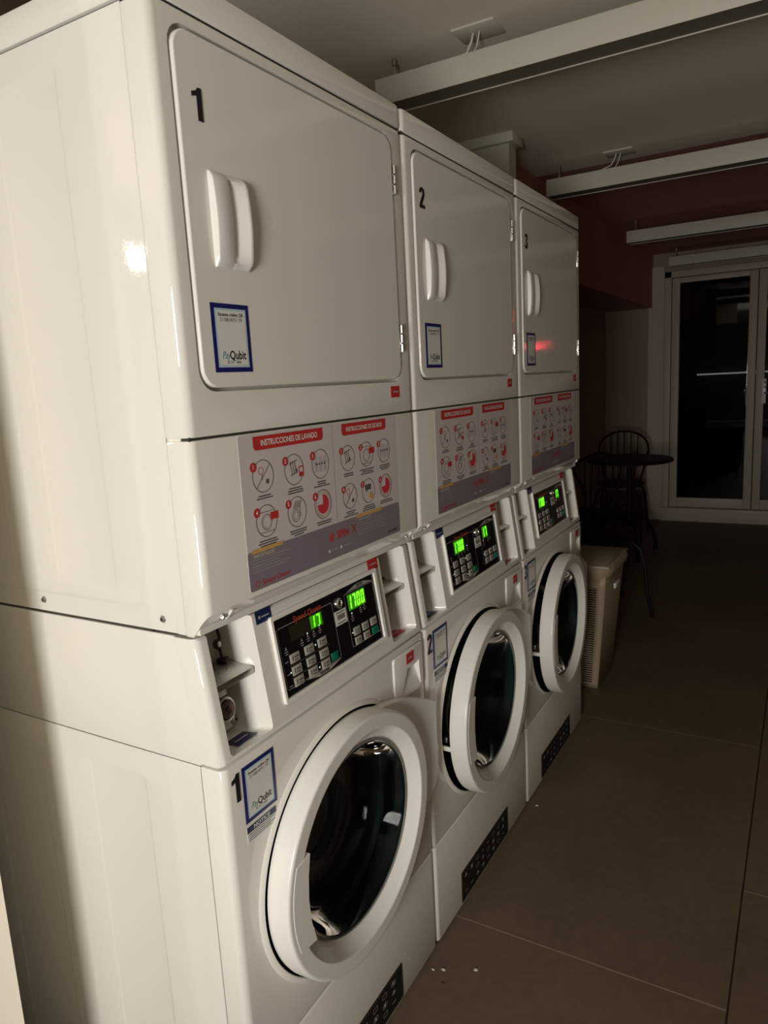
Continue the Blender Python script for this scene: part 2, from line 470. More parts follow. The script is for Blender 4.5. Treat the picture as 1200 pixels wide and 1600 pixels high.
def screw(mx, r=0.0055):
    b = MB(); b.lathe([(0.0001, 0.004), (r*0.6, 0.0038), (r*0.75, 0.0025), (r*0.75, 0.001), (r, 0.001), (r, 0)], 6 if r > 0.005 else 12, STEEL, mx)
    b.disc(r*0.28, 0.0041, GAP, mx, 10)
    return b.mesh('screw')

def heightplate(x0, x1, z0, z1, recs, y=0.0025, front_fn=None, m=ENAMEL):
    """side panel in plane y, facing -y, with shallow rounded pressings (x0,x1,z0,z1)"""
    D = 0.0016; T = 0.004
    xs = {x0, x0+0.001, x1-0.001, x1}; zs = {z0, z0+0.001, z1-0.001, z1}
    for a, b, c, d in recs:
        for v in (a, b): xs |= {v-T, v-T/3, v+T/3, v+T}
        for v in (c, d): zs |= {v-T, v-T/3, v+T/3, v+T, v+0.02, v-0.02}
    xs = sorted(v for v in xs if x0 <= v <= x1); zs = sorted(v for v in zs if z0 <= v <= z1)
    def depth(x, z):
        d = 0
        for a, b, c, e in recs:
            r = 0.018
            cx, cz = (a+b)/2, (c+e)/2
            qx = abs(x-cx)-(b-a)/2+r; qz = abs(z-cz)-(e-c)/2+r
            sd = math.hypot(max(qx, 0), max(qz, 0))+min(max(qx, qz), 0)-r
            t = min(1, max(0, (T-sd)/(2*T))); t = t*t*(3-2*t); d = max(d, t)
        return d*D
    V = []; F = []
    for x in xs:
        for z in zs:
            e = 0.0012 if (x in (x0, x1) or z in (z0, z1)) else 0
            xx = x+(front_fn(z) if front_fn and x > (x0+x1)/2 else 0)*(1 if x >= x1-0.0011 else 0)
            V.append((xx, y+depth(x, z)+e, z))
    k = len(zs)
    for i in range(len(xs)-1):
        for j in range(k-1): F.append((i*k+j, (i+1)*k+j, (i+1)*k+j+1, i*k+j+1))
    b = MB().add(V, F, m)
    return b
def dryer_cabinet():
    b = MB().box(-0.72, -0.02, 0.006, W-0.004, 1.052, 1.915, ENAMEL)
    b.box(-0.71, -0.004, 0.007, W-0.007, 1.9150, 1.9235, GAP).box(-0.06, -0.004, 0.007, W-0.007, 1.3420, 1.3485, GAP)  # near-black strips stand in for the shade in the open seams
    hp = heightplate(-0.72, -0.0465, 1.050, 1.918, [(-0.334, -0.19, 1.105, 1.875), (-0.60, -0.46, 1.105, 1.875), (-0.71, -0.064, 0.95, 1.086)], y=0.0025)
    b.add(hp.v, hp.f, ENAMEL)
    return b.mesh('dryer_cabinet')
def washer_cabinet():
    b = MB().box(-0.72, -0.30, 0.006, W-0.004, 0.02, 0.833, ENAMEL)
    b.box(-0.30, -0.02, 0.006, 0.012, 0.02, 0.833, ENAMEL).box(-0.30, -0.02, W-0.010, W-0.004, 0.02, 0.833, ENAMEL)
    hp = heightplate(-0.72, -0.0475, 0.012, 0.8345, [(-0.318, -0.178, -0.1, 0.79), (-0.62, -0.46, -0.1, 0.79)], y=0.0025)
    b.add(hp.v, hp.f, ENAMEL)
    return b.mesh('washer_cabinet')
def console_sides():
    b = MB(); g = 0.0025
    P = [(-0.72, 0.8365), (-0.044, 0.8365), (-0.0745, 1.046), (-0.72, 1.046)]
    b.prism(P, 'y', g, 0.007, ENAMEL, bev=0.0008)
    b.prism(P, 'y', W-0.007, W-g, ENAMEL)
    b.box(-0.72, -0.13, 0.007, W-0.007, 0.838, 1.045, ENAMEL)
    return b.mesh('console_cabinet')
def console_front():
    P = [(-0.125, 0.840), (0.0, 0.840), (-0.0290, 1.0445), (-0.125, 1.0445)]
    # rounded vertical corners in tilted frame
    bm = bmesh.new(); r = 0.012; n = 6; y0, y1 = 0.0028, W-0.0028; r2 = 0.003
    rings = []
    for inset, z in ((r2, 0.840), (0, 0.840+r2), (0, 1.0445-r2), (r2, 1.0445)):
        xf = -(z-0.838)*0.03/0.212; ring = [bm.verts.new((-0.125, y1, z)), bm.verts.new((-0.125, y0, z))]
        for i in range(n+1):
            a = pi/2*i/n; ring.append(bm.verts.new((xf-r+r*sin(a)-inset, y0+r-r*cos(a), z)))
        for i in range(n+1):
            a = pi/2*i/n; ring.append(bm.verts.new((xf-r+r*cos(a)-inset, y1-r+r*sin(a), z)))
        rings.append(ring)
    k = len(rings[0])
    for a, b in zip(rings[:-1], rings[1:]):
        for i in range(k): bm.faces.new((a[i], a[(i+1) % k], b[(i+1) % k], b[i]))
    bm.faces.new(list(reversed(rings[0]))); bm.faces.new(rings[-1])
    bmesh.ops.recalc_face_normals(bm, faces=bm.faces[:])
    me = weld(MB().addbm(bm, ENAMEL).mesh('console'))
    def pocket(u0, u1, v0, v1):
        # tapered pocket
        V = []; d = 0.075
        for (dd, ins, rr) in ((0.02, -0.001, -0.001), (0.0, 0.0, 0.001), (-0.030, 0.003, 0.017), (-d, 0.006, 0.026)):
            for p in rrect(u0+ins, u1-rr, v0+ins, v1-ins, 0.008): V.append((p[0], p[1], dd))
        k = len(rrect(0, 1, 0, 1, 0.1)); F = []
        for a in range(3):
            for i in range(k): F.append((a*k+i, a*k+(i+1) % k, (a+1)*k+(i+1) % k, (a+1)*k+i))
        F.append(list(range(k))); F.append([3*k+i for i in range(k-1, -1, -1)])
        return weld(MB().add(V, F, PLASTIC_G, tilted()).mesh('c'))
    return cut(me, [pocket(0.026, 0.132, 0.011, 0.222), pocket(0.545, 0.655, 0.017, 0.222)])
def coin_box(u0, u1, red):
    """parts inside a coin pocket"""
    parts = []
    T = tilted()
    uc = (u0+u1)/2
    # slide shelf
    b = MB(); b.prism([(-0.070, 0.108), (-0.070, 0.142), (-0.060, 0.146), (-0.008, 0.123), (-0.010, 0.112)], 'x', u0+0.006, u1-0.010, STEEL, bev=0.001,
                      mx=T @ Matrix(((1, 0, 0, 0), (0, 0, 1, 0), (0, 1, 0, 0), (0, 0, 0, 1))))
    for k in range(4):
        u = u0+0.02+0.018*k
        b.box(u, u+0.0015, 0.128, 0.1335, -0.05, -0.030, GAP, mx=T)
    parts.append(('coin_slide', b.mesh('coin_slide')))
    # rods
    for du in (0.034, 0.066):
        b = MB(); u = u0+du+0.004
        b.tube([(u+0.004, 0.205, -0.052), (u+0.006, 0.180, -0.052), (u-0.001, 0.172, -0.050), (u, 0.14, -0.048)], 0.0026, BROWNROD, 8, T)
        b.lathe([(0.0001, 0.006), (0.006, 0.005), (0.0085, 0.002), (0.0085, 0)], 16, BROWNROD, T @ Matrix.Translation((u-0.003, 0.172, -0.052)))
        b.lathe([(0.0001, 0.007), (0.0045, 0.0065)], 16, STEEL, T @ Matrix.Translation((u-0.003, 0.172, -0.052)))
        b.lathe([(0.010, 0.0), (0.010, 0.004), (0.0001, 0.006)], 16, BROWNROD, T @ Matrix.Translation((u, 0.143, -0.048)) @ Matrix.Rotation(-pi/2, 4, 'X'))
        parts.append(('coin_rod', b.mesh('coin_rod')))
    # lower plate with lock
    b = MB(); b.box(u0+0.007, u1-0.028, 0.024, 0.108, -0.072, -0.060, PLASTIC_G, bev=0.003, mx=T)
    b.box(u0+0.010, u1-0.050, 0.090, 0.106, -0.058, -0.040, PLASTIC_G, bev=0.002, mx=T)
    parts.append(('lock_plate', b.mesh('lock_plate')))
    b = MB(); L = T @ Matrix.Translation((uc-0.003, 0.066, -0.060))
    b.lathe([(0.028, 0.0), (0.027, 0.004), (0.023, 0.006), (0.022, 0.014), (0.021, 0.018), (0.017, 0.019), (0.016, 0.016), (0.0001, 0.0155)], 28, STEEL, L)
    b.lathe([(0.0165, 0.0165), (0.015, 0.022), (0.0001, 0.023)], 24, mat_brownlock, L)
    b.box(-0.003, 0.003, -0.006, 0.006, 0.0225, 0.0245, GAP, mx=L @ Matrix.Rotation(0.5, 4, 'Z'))
    parts.append(('coin_lock', b.mesh('coin_lock')))
    L = T @ Matrix.Translation((uc+0.026, 0.036, -0.060))
    b = MB(); b.lathe([(0.0075, 0), (0.0075, 0.003), (0.005, 0.005), (0.0001, 0.005)], 16, STEEL, L); b.disc(0.003, 0.0053, GAP, L, 12)
    parts.append(('lock_bolt', b.mesh('lock_bolt')))
    # sticker on the pocket floor
    col = RED if red else NAVY2
    b = MB(); b.box(uc-0.022, uc+0.026, 0.0145+(0.006 if red else 0), 0.0152+(0.006 if red else 0), -0.045, -0.012, col, mx=T)
    b.box(uc-0.012, uc+0.018, 0.0152+(0.006 if red else 0), 0.0155+(0.006 if red else 0), -0.030, -0.026, INKLIGHT, mx=T)
    parts.append(('pocket_sticker', b.mesh('pocket_sticker')))
    return parts
mat_brownlock = mat('lock_brown', (0.16, 0.10, 0.085), 0.3, 0.6)

# --- seven segment digits
SEG = {'0': 'abcdef', '1': 'bc', '7': 'abc'}
def digits(b, txt, u0, v0, w_, h, gap, m, T, sl=0.12):
    t = h*0.15
    for i, ch in enumerate(txt):
        x = u0+i*(w_+gap)
        def q(pts): b.add([(p[0]+sl*(p[1]-v0), p[1], 0.0009) for p in pts], [list(range(len(pts)))], m, T)
        for s in SEG[ch]:
            if s == 'a': q(rect(x+t*.6, x+w_-t*.6, v0+h-t, v0+h))
            if s == 'd': q(rect(x+t*.6, x+w_-t*.6, v0, v0+t))
            if s == 'b': q(rect(x+w_-t, x+w_, v0+h/2+t*.2, v0+h-t*.2))
            if s == 'c': q(rect(x+w_-t, x+w_, v0+t*.2, v0+h/2-t*.2))
            if s == 'e': q(rect(x, x+t, v0+t*.2, v0+h/2-t*.2))
            if s == 'f': q(rect(x, x+t, v0+h/2+t*.2, v0+h-t*.2))

def frame_line(b, u0, u1, v0, v1, t, r, m, T, h=0.0003):
    o = rrect(u0, u1, v0, v1, r, 3); i = rrect(u0+t, u1-t, v0+t, v1-t, max(r-t, 0.0005), 3)
    V = [(p[0], p[1], h) for p in o]+[(p[0], p[1], h) for p in i]; n = len(o)
    b.add(V, [(k, (k+1) % n, n+(k+1) % n, n+k) for k in range(n)], m, T)
def qd(b, u0, u1, v0, v1, m, T, h=0.0004):
    b.add([(p[0], p[1], h) for p in rect(u0, u1, v0, v1)], [[0, 1, 2, 3]], m, T)

def control_panel(root, k):
    T = tilted(0.001)
    b = MB(); b.slab([rrect(0.168, 0.520, 0.036, 0.192, 0.004), rrect(0.1755, 0.509, 0.0445, 0.183, 0.002)], 0.007, PLASTIC, T @ Matrix.Translation((0, 0, 0.0015)), bev=0.0015)
    b.obj('control_bezel', root)
    T = tilted(0.0015)
    b = MB(); b.box(0.175, 0.510, 0.044, 0.184, -0.001, 0.0, BLACKGLOSS, mx=T)
    frame_line(b, 0.182, 0.351, 0.056, 0.166, 0.0011, 0.004, SILVER, T)
    frame_line(b, 0.394, 0.503, 0.060, 0.168, 0.0011, 0.004, SILVER, T)
    # wedges with the machine words
    b.add([(0.403, 0.1695, 0.0005), (0.503, 0.1695, 0.0005), (0.468, 0.1775, 0.0005), (0.438, 0.1775, 0.0005)], [[0, 1, 2, 3]], SILVER, T)
    b.add([(0.235, 0.0550, 0.0005), (0.275, 0.0470, 0.0005), (0.308, 0.0470, 0.0005), (0.350, 0.0550, 0.0005)], [[0, 1, 2, 3]], SILVER, T)
    b.text('DRYER', 0.0075, BLACK, T @ Matrix.Translation((0.453, 0.1735, 0.0009)), bold=0.0002)
    b.text('WASHER', 0.0075, BLACK, T @ Matrix.Translation((0.292, 0.0508, 0.0009)), bold=0.0002)
    b.text('Speed Queen', 0.0155, REDDULL, T @ Matrix.Translation((0.272, 0.1685, 0.0008)), bold=0.0009, sx=1.02, shear=0.2)
    # small captions
    for (u, v) in ((0.197, 0.124), (0.243, 0.125), (0.262, 0.127), (0.281, 0.129), (0.300, 0.130), (0.410, 0.118), (0.443, 0.126), (0.457, 0.128)):
        qd(b, u-0.005, u+0.005, v-0.004, v-0.0025, SILVER, T); qd(b, u-0.004, u+0.004, v-0.008, v-0.0065, SILVER, T)
        b.add([(u-0.003, v, 0.0004), (u+0.003, v, 0.0004), (u, v+0.006, 0.0004)], [[0, 1, 2]], SILVER, T)
    for v in (0.104, 0.082, 0.061):
        qd(b, 0.188, 0.197, v-0.001, v+0.0005, SILVER, T)
    for v in (0.094, 0.072): qd(b, 0.200, 0.320, v-0.0004, v+0.0004, INKGREY, T)
    face = b.obj('control_panel', root)
    # buttons
    def btn(u, v, m, w_=0.027, h=0.0165):
        q = MB(); q.box(u-w_/2, u+w_/2, v-h/2, v+h/2, 0.0, 0.0016, m, bev=0.0006, mx=T)
        if m is BTN:
            q.add([(p[0], p[1], 0.0018) for p in rect(u-w_*.3, u-w_*.2, v-h*.25, v+h*.3)], [[0, 1, 2, 3]], INKGREY, T)
            q.add([(p[0], p[1], 0.0018) for p in rect(u-w_*.08, u+w_*.36, v-h*.02, v+h*.18)], [[0, 1, 2, 3]], INKGREY, T)
            q.add([(p[0], p[1], 0.0018) for p in rect(u-w_*.08, u+w_*.28, v-h*.32, v-h*.18)], [[0, 1, 2, 3]], INKGREY, T)
        q.obj('button', face)
    for u in (0.216, 0.259, 0.300):
        for v in (0.105, 0.083, 0.0625): btn(u, v, BTN)
    btn(0.331, 0.0665, GREENBTN, 0.022, 0.015)
    for u, v in ((0.417, 0.088), (0.449, 0.088), (0.481, 0.088), (0.417, 0.0685), (0.449, 0.0685)): btn(u, v, BTN, 0.023, 0.016)
    btn(0.482, 0.0685, GREENBTN, 0.023, 0.016)
    for (u, v) in ((0.1985, 0.083), (0.279, 0.106), (0.279, 0.063), (0.262, 0.1335), (0.300, 0.1365), (0.4015, 0.088), (0.410, 0.126)):
        q = MB(); q.disc(0.0016, 0.0008, LEDDOT, T @ Matrix.Translation((u, v, 0)), 10); q.obj('indicator_light', face)
    # displays
    left, right = (('17', '1700') if k == 0 else ('1700', '17'))
    b = MB(); qd(b, 0.214, 0.318, 0.133, 0.161, LEDWIN, T, 0.0005)
    if left == '17':
        qd(b, 0.276, 0.312, 0.136, 0.160, LEDGLOW, T, 0.0007); digits(b, '17', 0.276, 0.1375, 0.0125, 0.021, 0.004, LED, T)
    else:
        qd(b, 0.222, 0.282, 0.128, 0.162, LEDGLOW, T, 0.0007); digits(b, '1700', 0.220, 0.131, 0.0118, 0.027, 0.0038, LED, T)
    b.obj('display', face)
    b = MB(); qd(b, 0.402, 0.470, 0.131, 0.164, LEDWIN, T, 0.0005)
    if right == '1700':
        qd(b, 0.403, 0.466, 0.132, 0.164, LEDGLOW, T, 0.0007); digits(b, '1700', 0.402, 0.1345, 0.0120, 0.027, 0.0038, LED, T)
    else:
        qd(b, 0.410, 0.446, 0.131, 0.163, LEDGLOW, T, 0.0007); digits(b, '17', 0.410, 0.134, 0.0130, 0.026, 0.0045, LED, T)
    b.obj('display', face)
    # key cylinder and bar label
    b = MB(); b.lathe([(0.011, 0), (0.0105, 0.004), (0.008, 0.0065), (0.0055, 0.0065), (0.005, 0.005), (0.0001, 0.005)], 24, CHROME, T @ Matrix.Translation((0.371, 0.158, 0)))
    b.disc(0.0022, 0.0052, GAP, T @ Matrix.Translation((0.371, 0.158, 0)), 10)
    b.obj('key_switch', root)
    b = MB(); b.box(0.353, 0.392, 0.116, 0.144, 0.0, 0.0006, PAPER, mx=T)
    qd(b, 0.358, 0.388, 0.139, 0.141, INKGREY, T, 0.0008)
    qd(b, 0.360, 0.386, 0.126, 0.136, SILVER, T, 0.0008); qd(b, 0.358, 0.388, 0.119, 0.121, INKGREY, T, 0.0008)
    for i in range(9): qd(b, 0.361+0.0028*i, 0.3622+0.0028*i, 0.127, 0.135, INKGREY, T, 0.0010)
    b.obj('white_label', root)
    b = MB(); b.box(0.139, 0.179, 0.1885, 0.2105, 0.0, 0.0008, NAVY2, mx=tilted())
    b.lathe([(0.0001, 0.0011), (0.003, 0.0011)], 10, INKLIGHT, tilted() @ Matrix.Translation((0.148, 0.199, 0))); qd(b, 0.153, 0.173, 0.1975, 0.200, INKLIGHT, tilted(), 0.0011)
    b.obj('corner_sticker', root)
    b = MB(); b.box(0.498, 0.537, 0.189, 0.212, 0.0, 0.0008, RED, mx=tilted())
    qd(b, 0.505, 0.531, 0.199, 0.2015, INKLIGHT, tilted(), 0.0011)
    b.obj('corner_sticker', root)

# --- posters and stickers
def qr_free_sticker(mx, w_, h):
    b = MB(); b.box(0, w_, 0, h, 0, 0.0006, NAVY, mx=mx)
    f = w_*0.085
    b.add([(p[0], p[1], 0.0009) for p in rect(f, w_-f, f, h-f)], [[0, 1, 2, 3]], CYAN, mx)
    g = f*1.45
    b.add([(p[0], p[1], 0.0011) for p in rect(g, w_-g, g, h-g)], [[0, 1, 2, 3]], PAPER, mx)
    b.text('Escanea código QR', w_*0.085, BLACK, mx @ Matrix.Translation((w_/2, h*0.84, 0.0013)), bold=0.0002)
    b.text('2118818751 39', w_*0.095, INKGREY, mx @ Matrix.Translation((w_/2, h*0.765, 0.0013)), sx=1.0)
    b.text('Pay', w_*0.19, TEAL, mx @ Matrix.Translation((w_*0.29, h*0.245, 0.0013)), shear=0.35, sx=0.78)
    b.text('Qubit', w_*0.215, BLACK, mx @ Matrix.Translation((w_*0.61, h*0.245, 0.0013)), bold=0.0005, sx=0.86)
    b.text('ALTA - 0800', w_*0.07, INKGREY, mx @ Matrix.Translation((w_*0.5, h*0.145, 0.0013)))
    return b.mesh('payment_sticker')
def red_tag(mx, w_, h):
    b = MB(); b.slab([rrect(0, w_, 0, h, 0.0015, 2)], 0.0008, RED, mx)
    b.add([(p[0], p[1], 0.0007) for p in rect(w_*.2, w_*.8, h*.42, h*.58)], [[0, 1, 2, 3]], INKLIGHT, mx)
    return b.mesh('red_sticker')
def notice(mx, w_, h):
    b = MB(); b.box(0, w_, 0, h, 0, 0.0005, PAPER, mx=mx)
    qd(b, 0, w_, h*0.62, h, NAVY2, mx, 0.0008)
    b.text('NOTICE', h*0.34, WHITEINK, mx @ Matrix.Translation((w_*0.5, h*0.80, 0.0011)), bold=0.0004, sx=1.15)
    for k in range(4): qd(b, w_*0.05, w_*(0.95 if k % 2 == 0 else 0.8), h*(0.50-0.125*k), h*(0.545-0.125*k), INKGREY, mx, 0.0008)
    return b.mesh('notice_sticker')
def toe_label(mx, w_, h):
    b = MB(); b.slab([rrect(0, w_, 0, h, 0.003, 2)], 0.0016, BLUEGREY, mx)
    frame_line(b, 0.002, w_-0.002, 0.002, h-0.002, 0.0012, 0.002, INKGREY, mx, 0.0012)
    R = random.Random(5)
    for i in range(8):
        u = 0.018+i*(w_-0.03)/8
        for j in range(3):
            v = h*(0.2+0.26*j)
            if R.random() < 0.8:
                if R.random() < 0.5: frame_line(b, u, u+0.018, v, v+0.011, 0.0013, 0.002, SILVER, mx, 0.0012)
                else: qd(b, u, u+0.016, v+0.003, v+0.0055, SILVER, mx, 0.0012)
                if R.random() < 0.5: qd(b, u+0.005, u+0.012, v+0.001, v+0.010, INKLIGHT, mx, 0.0014)
    return b.mesh('warning_label')
def poster():
    Pw, Ph = 0.492, 0.248
    mx = front(0.0, 0.1015, 1.0935)
    b = MB()
    b.slab([rrect(0, Pw, 0, Ph, 0.005, 3)], 0.0010, POSTER, mx)
    def q(u0, u1, v0, v1, m, h=0.0009): qd(b, u0, u1, v0, v1, m, mx, h)
    b.add([(p[0], p[1], 0.0008) for p in rrect(0.0, Pw, 0.0, 0.064, 0.005, 3)], [list(range(16))], POSTER_BAND, mx)
    q(0.2555, 0.2565, 0.066, 0.246, INKLIGHT, 0.0008)
    def bar(u0, u1, v0, v1):
        P = [(u0+0.006, v0), (u1-0.006, v0)]
        P = [(u0, v1), (u0, v0+0.006), (u0+0.002, v0+0.002), (u0+0.006, v0), (u1-0.006, v0), (u1-0.002, v0+0.002), (u1, v0+0.006), (u1, v1)]
        b.add([(x, y, 0.0010) for x, y in reversed(P)], [list(range(len(P)))[::-1]], RED, mx)
    bar(0.035, 0.226, 0.222, 0.244); bar(0.288, 0.452, 0.223, 0.245)
    b.text('INSTRUCCIONES DE LAVADO', 0.0135, WHITEINK, mx @ Matrix.Translation((0.131, 0.2325, 0.0013)), bold=0.0003, sx=0.86)
    b.text('INSTRUCCIONES DE SECADO', 0.0120, WHITEINK, mx @ Matrix.Translation((0.370, 0.2335, 0.0013)), bold=0.0003, sx=0.84)
    def ring(cx, cy, r, m, t=0.0011, h=0.0011, a0=0, a1=2*pi, n=36):
        V = []; 
        for i in range(n+1):
            a = a0+(a1-a0)*i/n; V += [((r-t)*cos(a)+cx, (r-t)*sin(a)+cy, h), (r*cos(a)+cx, r*sin(a)+cy, h)]
        b.add(V, [(2*i, 2*i+1, 2*i+3, 2*i+2) for i in range(n)], m, mx)
    def disc(cx, cy, r, m, h=0.0012, a0=0, a1=2*pi, n=24):
        V = [(cx, cy, h)]+[(cx+r*cos(a0+(a1-a0)*i/n), cy+r*sin(a0+(a1-a0)*i/n), h) for i in range(n+1)]
        b.add(V, [(0, i+1, i+2) for i in range(n)], m, mx)
    def line(x0, y0, x1, y1, t, m, h=0.0012):
        d = Vector((x1-x0, y1-y0)); nrm = Vector((-d.y, d.x)).normalized()*t/2
        b.add([(x0-nrm.x, y0-nrm.y, h), (x1-nrm.x, y1-nrm.y, h), (x1+nrm.x, y1+nrm.y, h), (x0+nrm.x, y0+nrm.y, h)], [[0, 1, 2, 3]], m, mx)
    R = random.Random(3)
    cols = (0.053, 0.135, 0.213, 0.303, 0.371, 0.440)
    rows = (0.180, 0.107)
    for ri, cy in enumerate(rows):
        for ci, cx in enumerate(cols):
            left = ci < 3; r = 0.0265 if left else 0.0245
            num = (ci % 3)+1+3*ri
            ring(cx, cy, r, INKGREY)
            # drawings
            kind = num if left else num+10
            if kind in (1, 14):
                line(cx-r*.7, cy-r*.7, cx+r*.7, cy+r*.7, 0.0010, INKGREY)
                ring(cx-0.005, cy+0.009, 0.006, REDDULL, 0.0008); line(cx-0.004, cy+0.004, cx-0.004, cy-0.006, 0.003, INKLIGHT)
                q(cx+0.006, cx+0.013, cy-0.013, cy-0.006, INKGREY, 0.0012)
            elif kind in (2, 11):
                for a in range(3): line(cx-0.010+0.006*a, cy+0.014, cx-0.006+0.006*a, cy-0.008, 0.0012, INKGREY)
                line(cx-0.012, cy+0.010, cx+0.010, cy+0.016, 0.0015, INKGREY); line(cx-0.010, cy-0.010, cx+0.010, cy-0.004, 0.0015, INKGREY)
                if kind == 2: q(cx+0.013, cx+0.026, cy-0.014, cy+0.004, RED, 0.0012); q(cx+0.015, cx+0.024, cy-0.006, cy+0.002, POSTER, 0.0014)
                q(cx+0.003, cx+0.008, cy-0.004, cy+0.001, INKGREY, 0.0013)
            elif kind in (3, 13):
                for a in range(3):
                    for c in range(3): ring(cx-0.013+0.013*a, cy+0.010-0.010*c, 0.0035, INKLIGHT, 0.0009)
                line(cx-r*.95, cy+0.004, cx+r*.95, cy+0.004, 0.0008, INKLIGHT); line(cx-r*.95, cy-0.005, cx+r*.95, cy-0.005, 0.0008, INKLIGHT)
                for a in range(4): q(cx-0.014+0.008*a, cx-0.010+0.008*a, cy-0.001, cy+0.002, INKGREY, 0.0013)
            elif kind in (4, 12):
                ring(cx, cy-0.002, 0.013, INKGREY, 0.0009); ring(cx, cy-0.002, 0.010, INKLIGHT, 0.0006); line(cx-0.019, cy+0.015, cx+0.019, cy+0.015, 0.0008, INKGREY)
                line(cx-0.018, cy-0.018, cx+0.018, cy-0.018, 0.0008, INKGREY)
                q(cx+0.010, cx+0.030, cy+0.000, cy+0.012, RED, 0.0013)
            elif kind == 5:
                ring(cx-0.004, cy-0.006, 0.011, INKGREY, 0.0009); ring(cx-0.004, cy-0.006, 0.007, INKGREY, 0.0006)
                for a in range(4): line(cx-0.010+0.005*a, cy+0.006, cx-0.002+0.005*a, cy+0.019, 0.0013, INKGREY)
                line(cx+0.008, cy-0.010, cx+0.008, cy+0.010, 0.0008, INKGREY)
            elif kind == 15:
                q(cx-0.012, cx+0.010, cy+0.002, cy+0.013, INKGREY, 0.0012); q(cx-0.009, cx-0.005, cy-0.001, cy+0.001, INKGREY, 0.0012)
                disc(cx+0.009, cy-0.010, 0.007, ORANGE)
            else:
                ring(cx, cy, r*0.84, ORANGE, 0.0012); disc(cx, cy, r*0.66, REDLOGO, 0.0012, -pi, pi/2)
            bx, by = cx-r*0.88, cy+r*0.62
            disc(bx, by, 0.0075 if left else 0.0065, RED, 0.0015)
            b.text(str(num), 0.010, WHITEINK, mx @ Matrix.Translation((bx, by, 0.0018)), bold=0.0003)
            # caption strokes
            nl = (2, 4, 4, 2, 4, 3)[(ci+ri) % 6]
            for k in range(min(nl, 3)):
                l = R.uniform(0.012, 0.027); q(cx-l, cx+l, cy-r-0.006-0.0040*k, cy-r-0.0040-0.0040*k, INKGREY, 0.0011)
    # band content
    q(0.010, 0.090, 0.0600, 0.0665, ORANGE, 0.0012); q(0.322, 0.418, 0.0600, 0.0665, ORANGE, 0.0012)
    b.text('IMPORTANTE', 0.0085, CREAM, mx @ Matrix.Translation((0.040, 0.0545, 0.0012)))
    b.text('IMPORTANTE', 0.0075, CYAN, mx @ Matrix.Translation((0.352, 0.0555, 0.0012)))
    for k in range(5):
        q(0.010, 0.105-0.012*(k % 3), 0.0485-0.0048*k, 0.0475-0.0048*k+0.0018, INKLIGHT, 0.0011)
        q(0.322, 0.440-0.012*(k % 2), 0.0490-0.0055*k, 0.0480-0.0055*k+0.0018, INKLIGHT, 0.0011)
    disc(0.233, 0.041, 0.0085, REDLOGO); ring(0.233, 0.041, 0.0055, POSTER_BAND, 0.0015, 0.0014)
    b.text('SPIN', 0.021, REDLOGO, mx @ Matrix.Translation((0.270, 0.041, 0.0013)), bold=0.0009, sx=0.95)
    b.text('X', 0.026, REDDULL, mx @ Matrix.Translation((0.309, 0.042, 0.0013)), bold=0.0, sx=1.0)
    disc(0.223, 0.0165, 0.003, WHITEINK); disc(0.262, 0.0165, 0.003, WHITEINK)
    q(0.229, 0.252, 0.0158, 0.0172, INKLIGHT, 0.0011); q(0.268, 0.300, 0.0158, 0.0172, INKLIGHT, 0.0011)
    ring(0.018, 0.010, 0.0055, REDLOGO, 0.0014)
    b.text('Speed Queen', 0.0135, REDLOGO, mx @ Matrix.Translation((0.066, 0.0100, 0.0013)), bold=0.0007, shear=0.1)
    q(0.440, 0.478, 0.006, 0.011, INKGREY, 0.0011)
    return b.mesh('instruction_poster')

def numeral(ch, mx, h, cond=0.62):
    """heavy condensed numerals drawn as outlines of height 1"""
    def arc(cx, cy, rx, ry, a0, a1, n=14): return [(cx+rx*cos(rad(a0+(a1-a0)*i/n)), cy+ry*sin(rad(a0+(a1-a0)*i/n))) for i in range(n+1)]
    if ch == '1': P = [(0.02, -0.5), (0.20, -0.5), (0.20, 0.5), (0.07, 0.5), (0.01, 0.40), (-0.16, 0.33), (-0.16, 0.19), (0.02, 0.25)]
    elif ch == '2':
        P = arc(0, 0.235, 0.235, 0.265, 180, -28)+[(0.10, -0.10), (-0.02, -0.34), (0.235, -0.34), (0.235, -0.5), (-0.235, -0.5), (-0.235, -0.36), (-0.08, -0.06)]
        P += arc(0, 0.235, 0.065, 0.13, -45, 180, 10)
    else:
        P = arc(0, 0.255, 0.225, 0.245, 175, -50)+[(0.10, 0.02)]+arc(0, -0.24, 0.235, 0.26, 50, -175)+[(-0.065, -0.24)]
        P += arc(0, -0.245, 0.065, 0.125, -180, 75, 10)+[(-0.04, -0.055), (-0.04, 0.075)]+arc(0, 0.25, 0.06, 0.115, -75, 180, 10)
    k = 1.22*cond/0.62
    b = MB(); b.slab([[(x*h*k, y*h) for x, y in P]], 0.0010, BLACK, mx)
    return b.mesh('numeral')

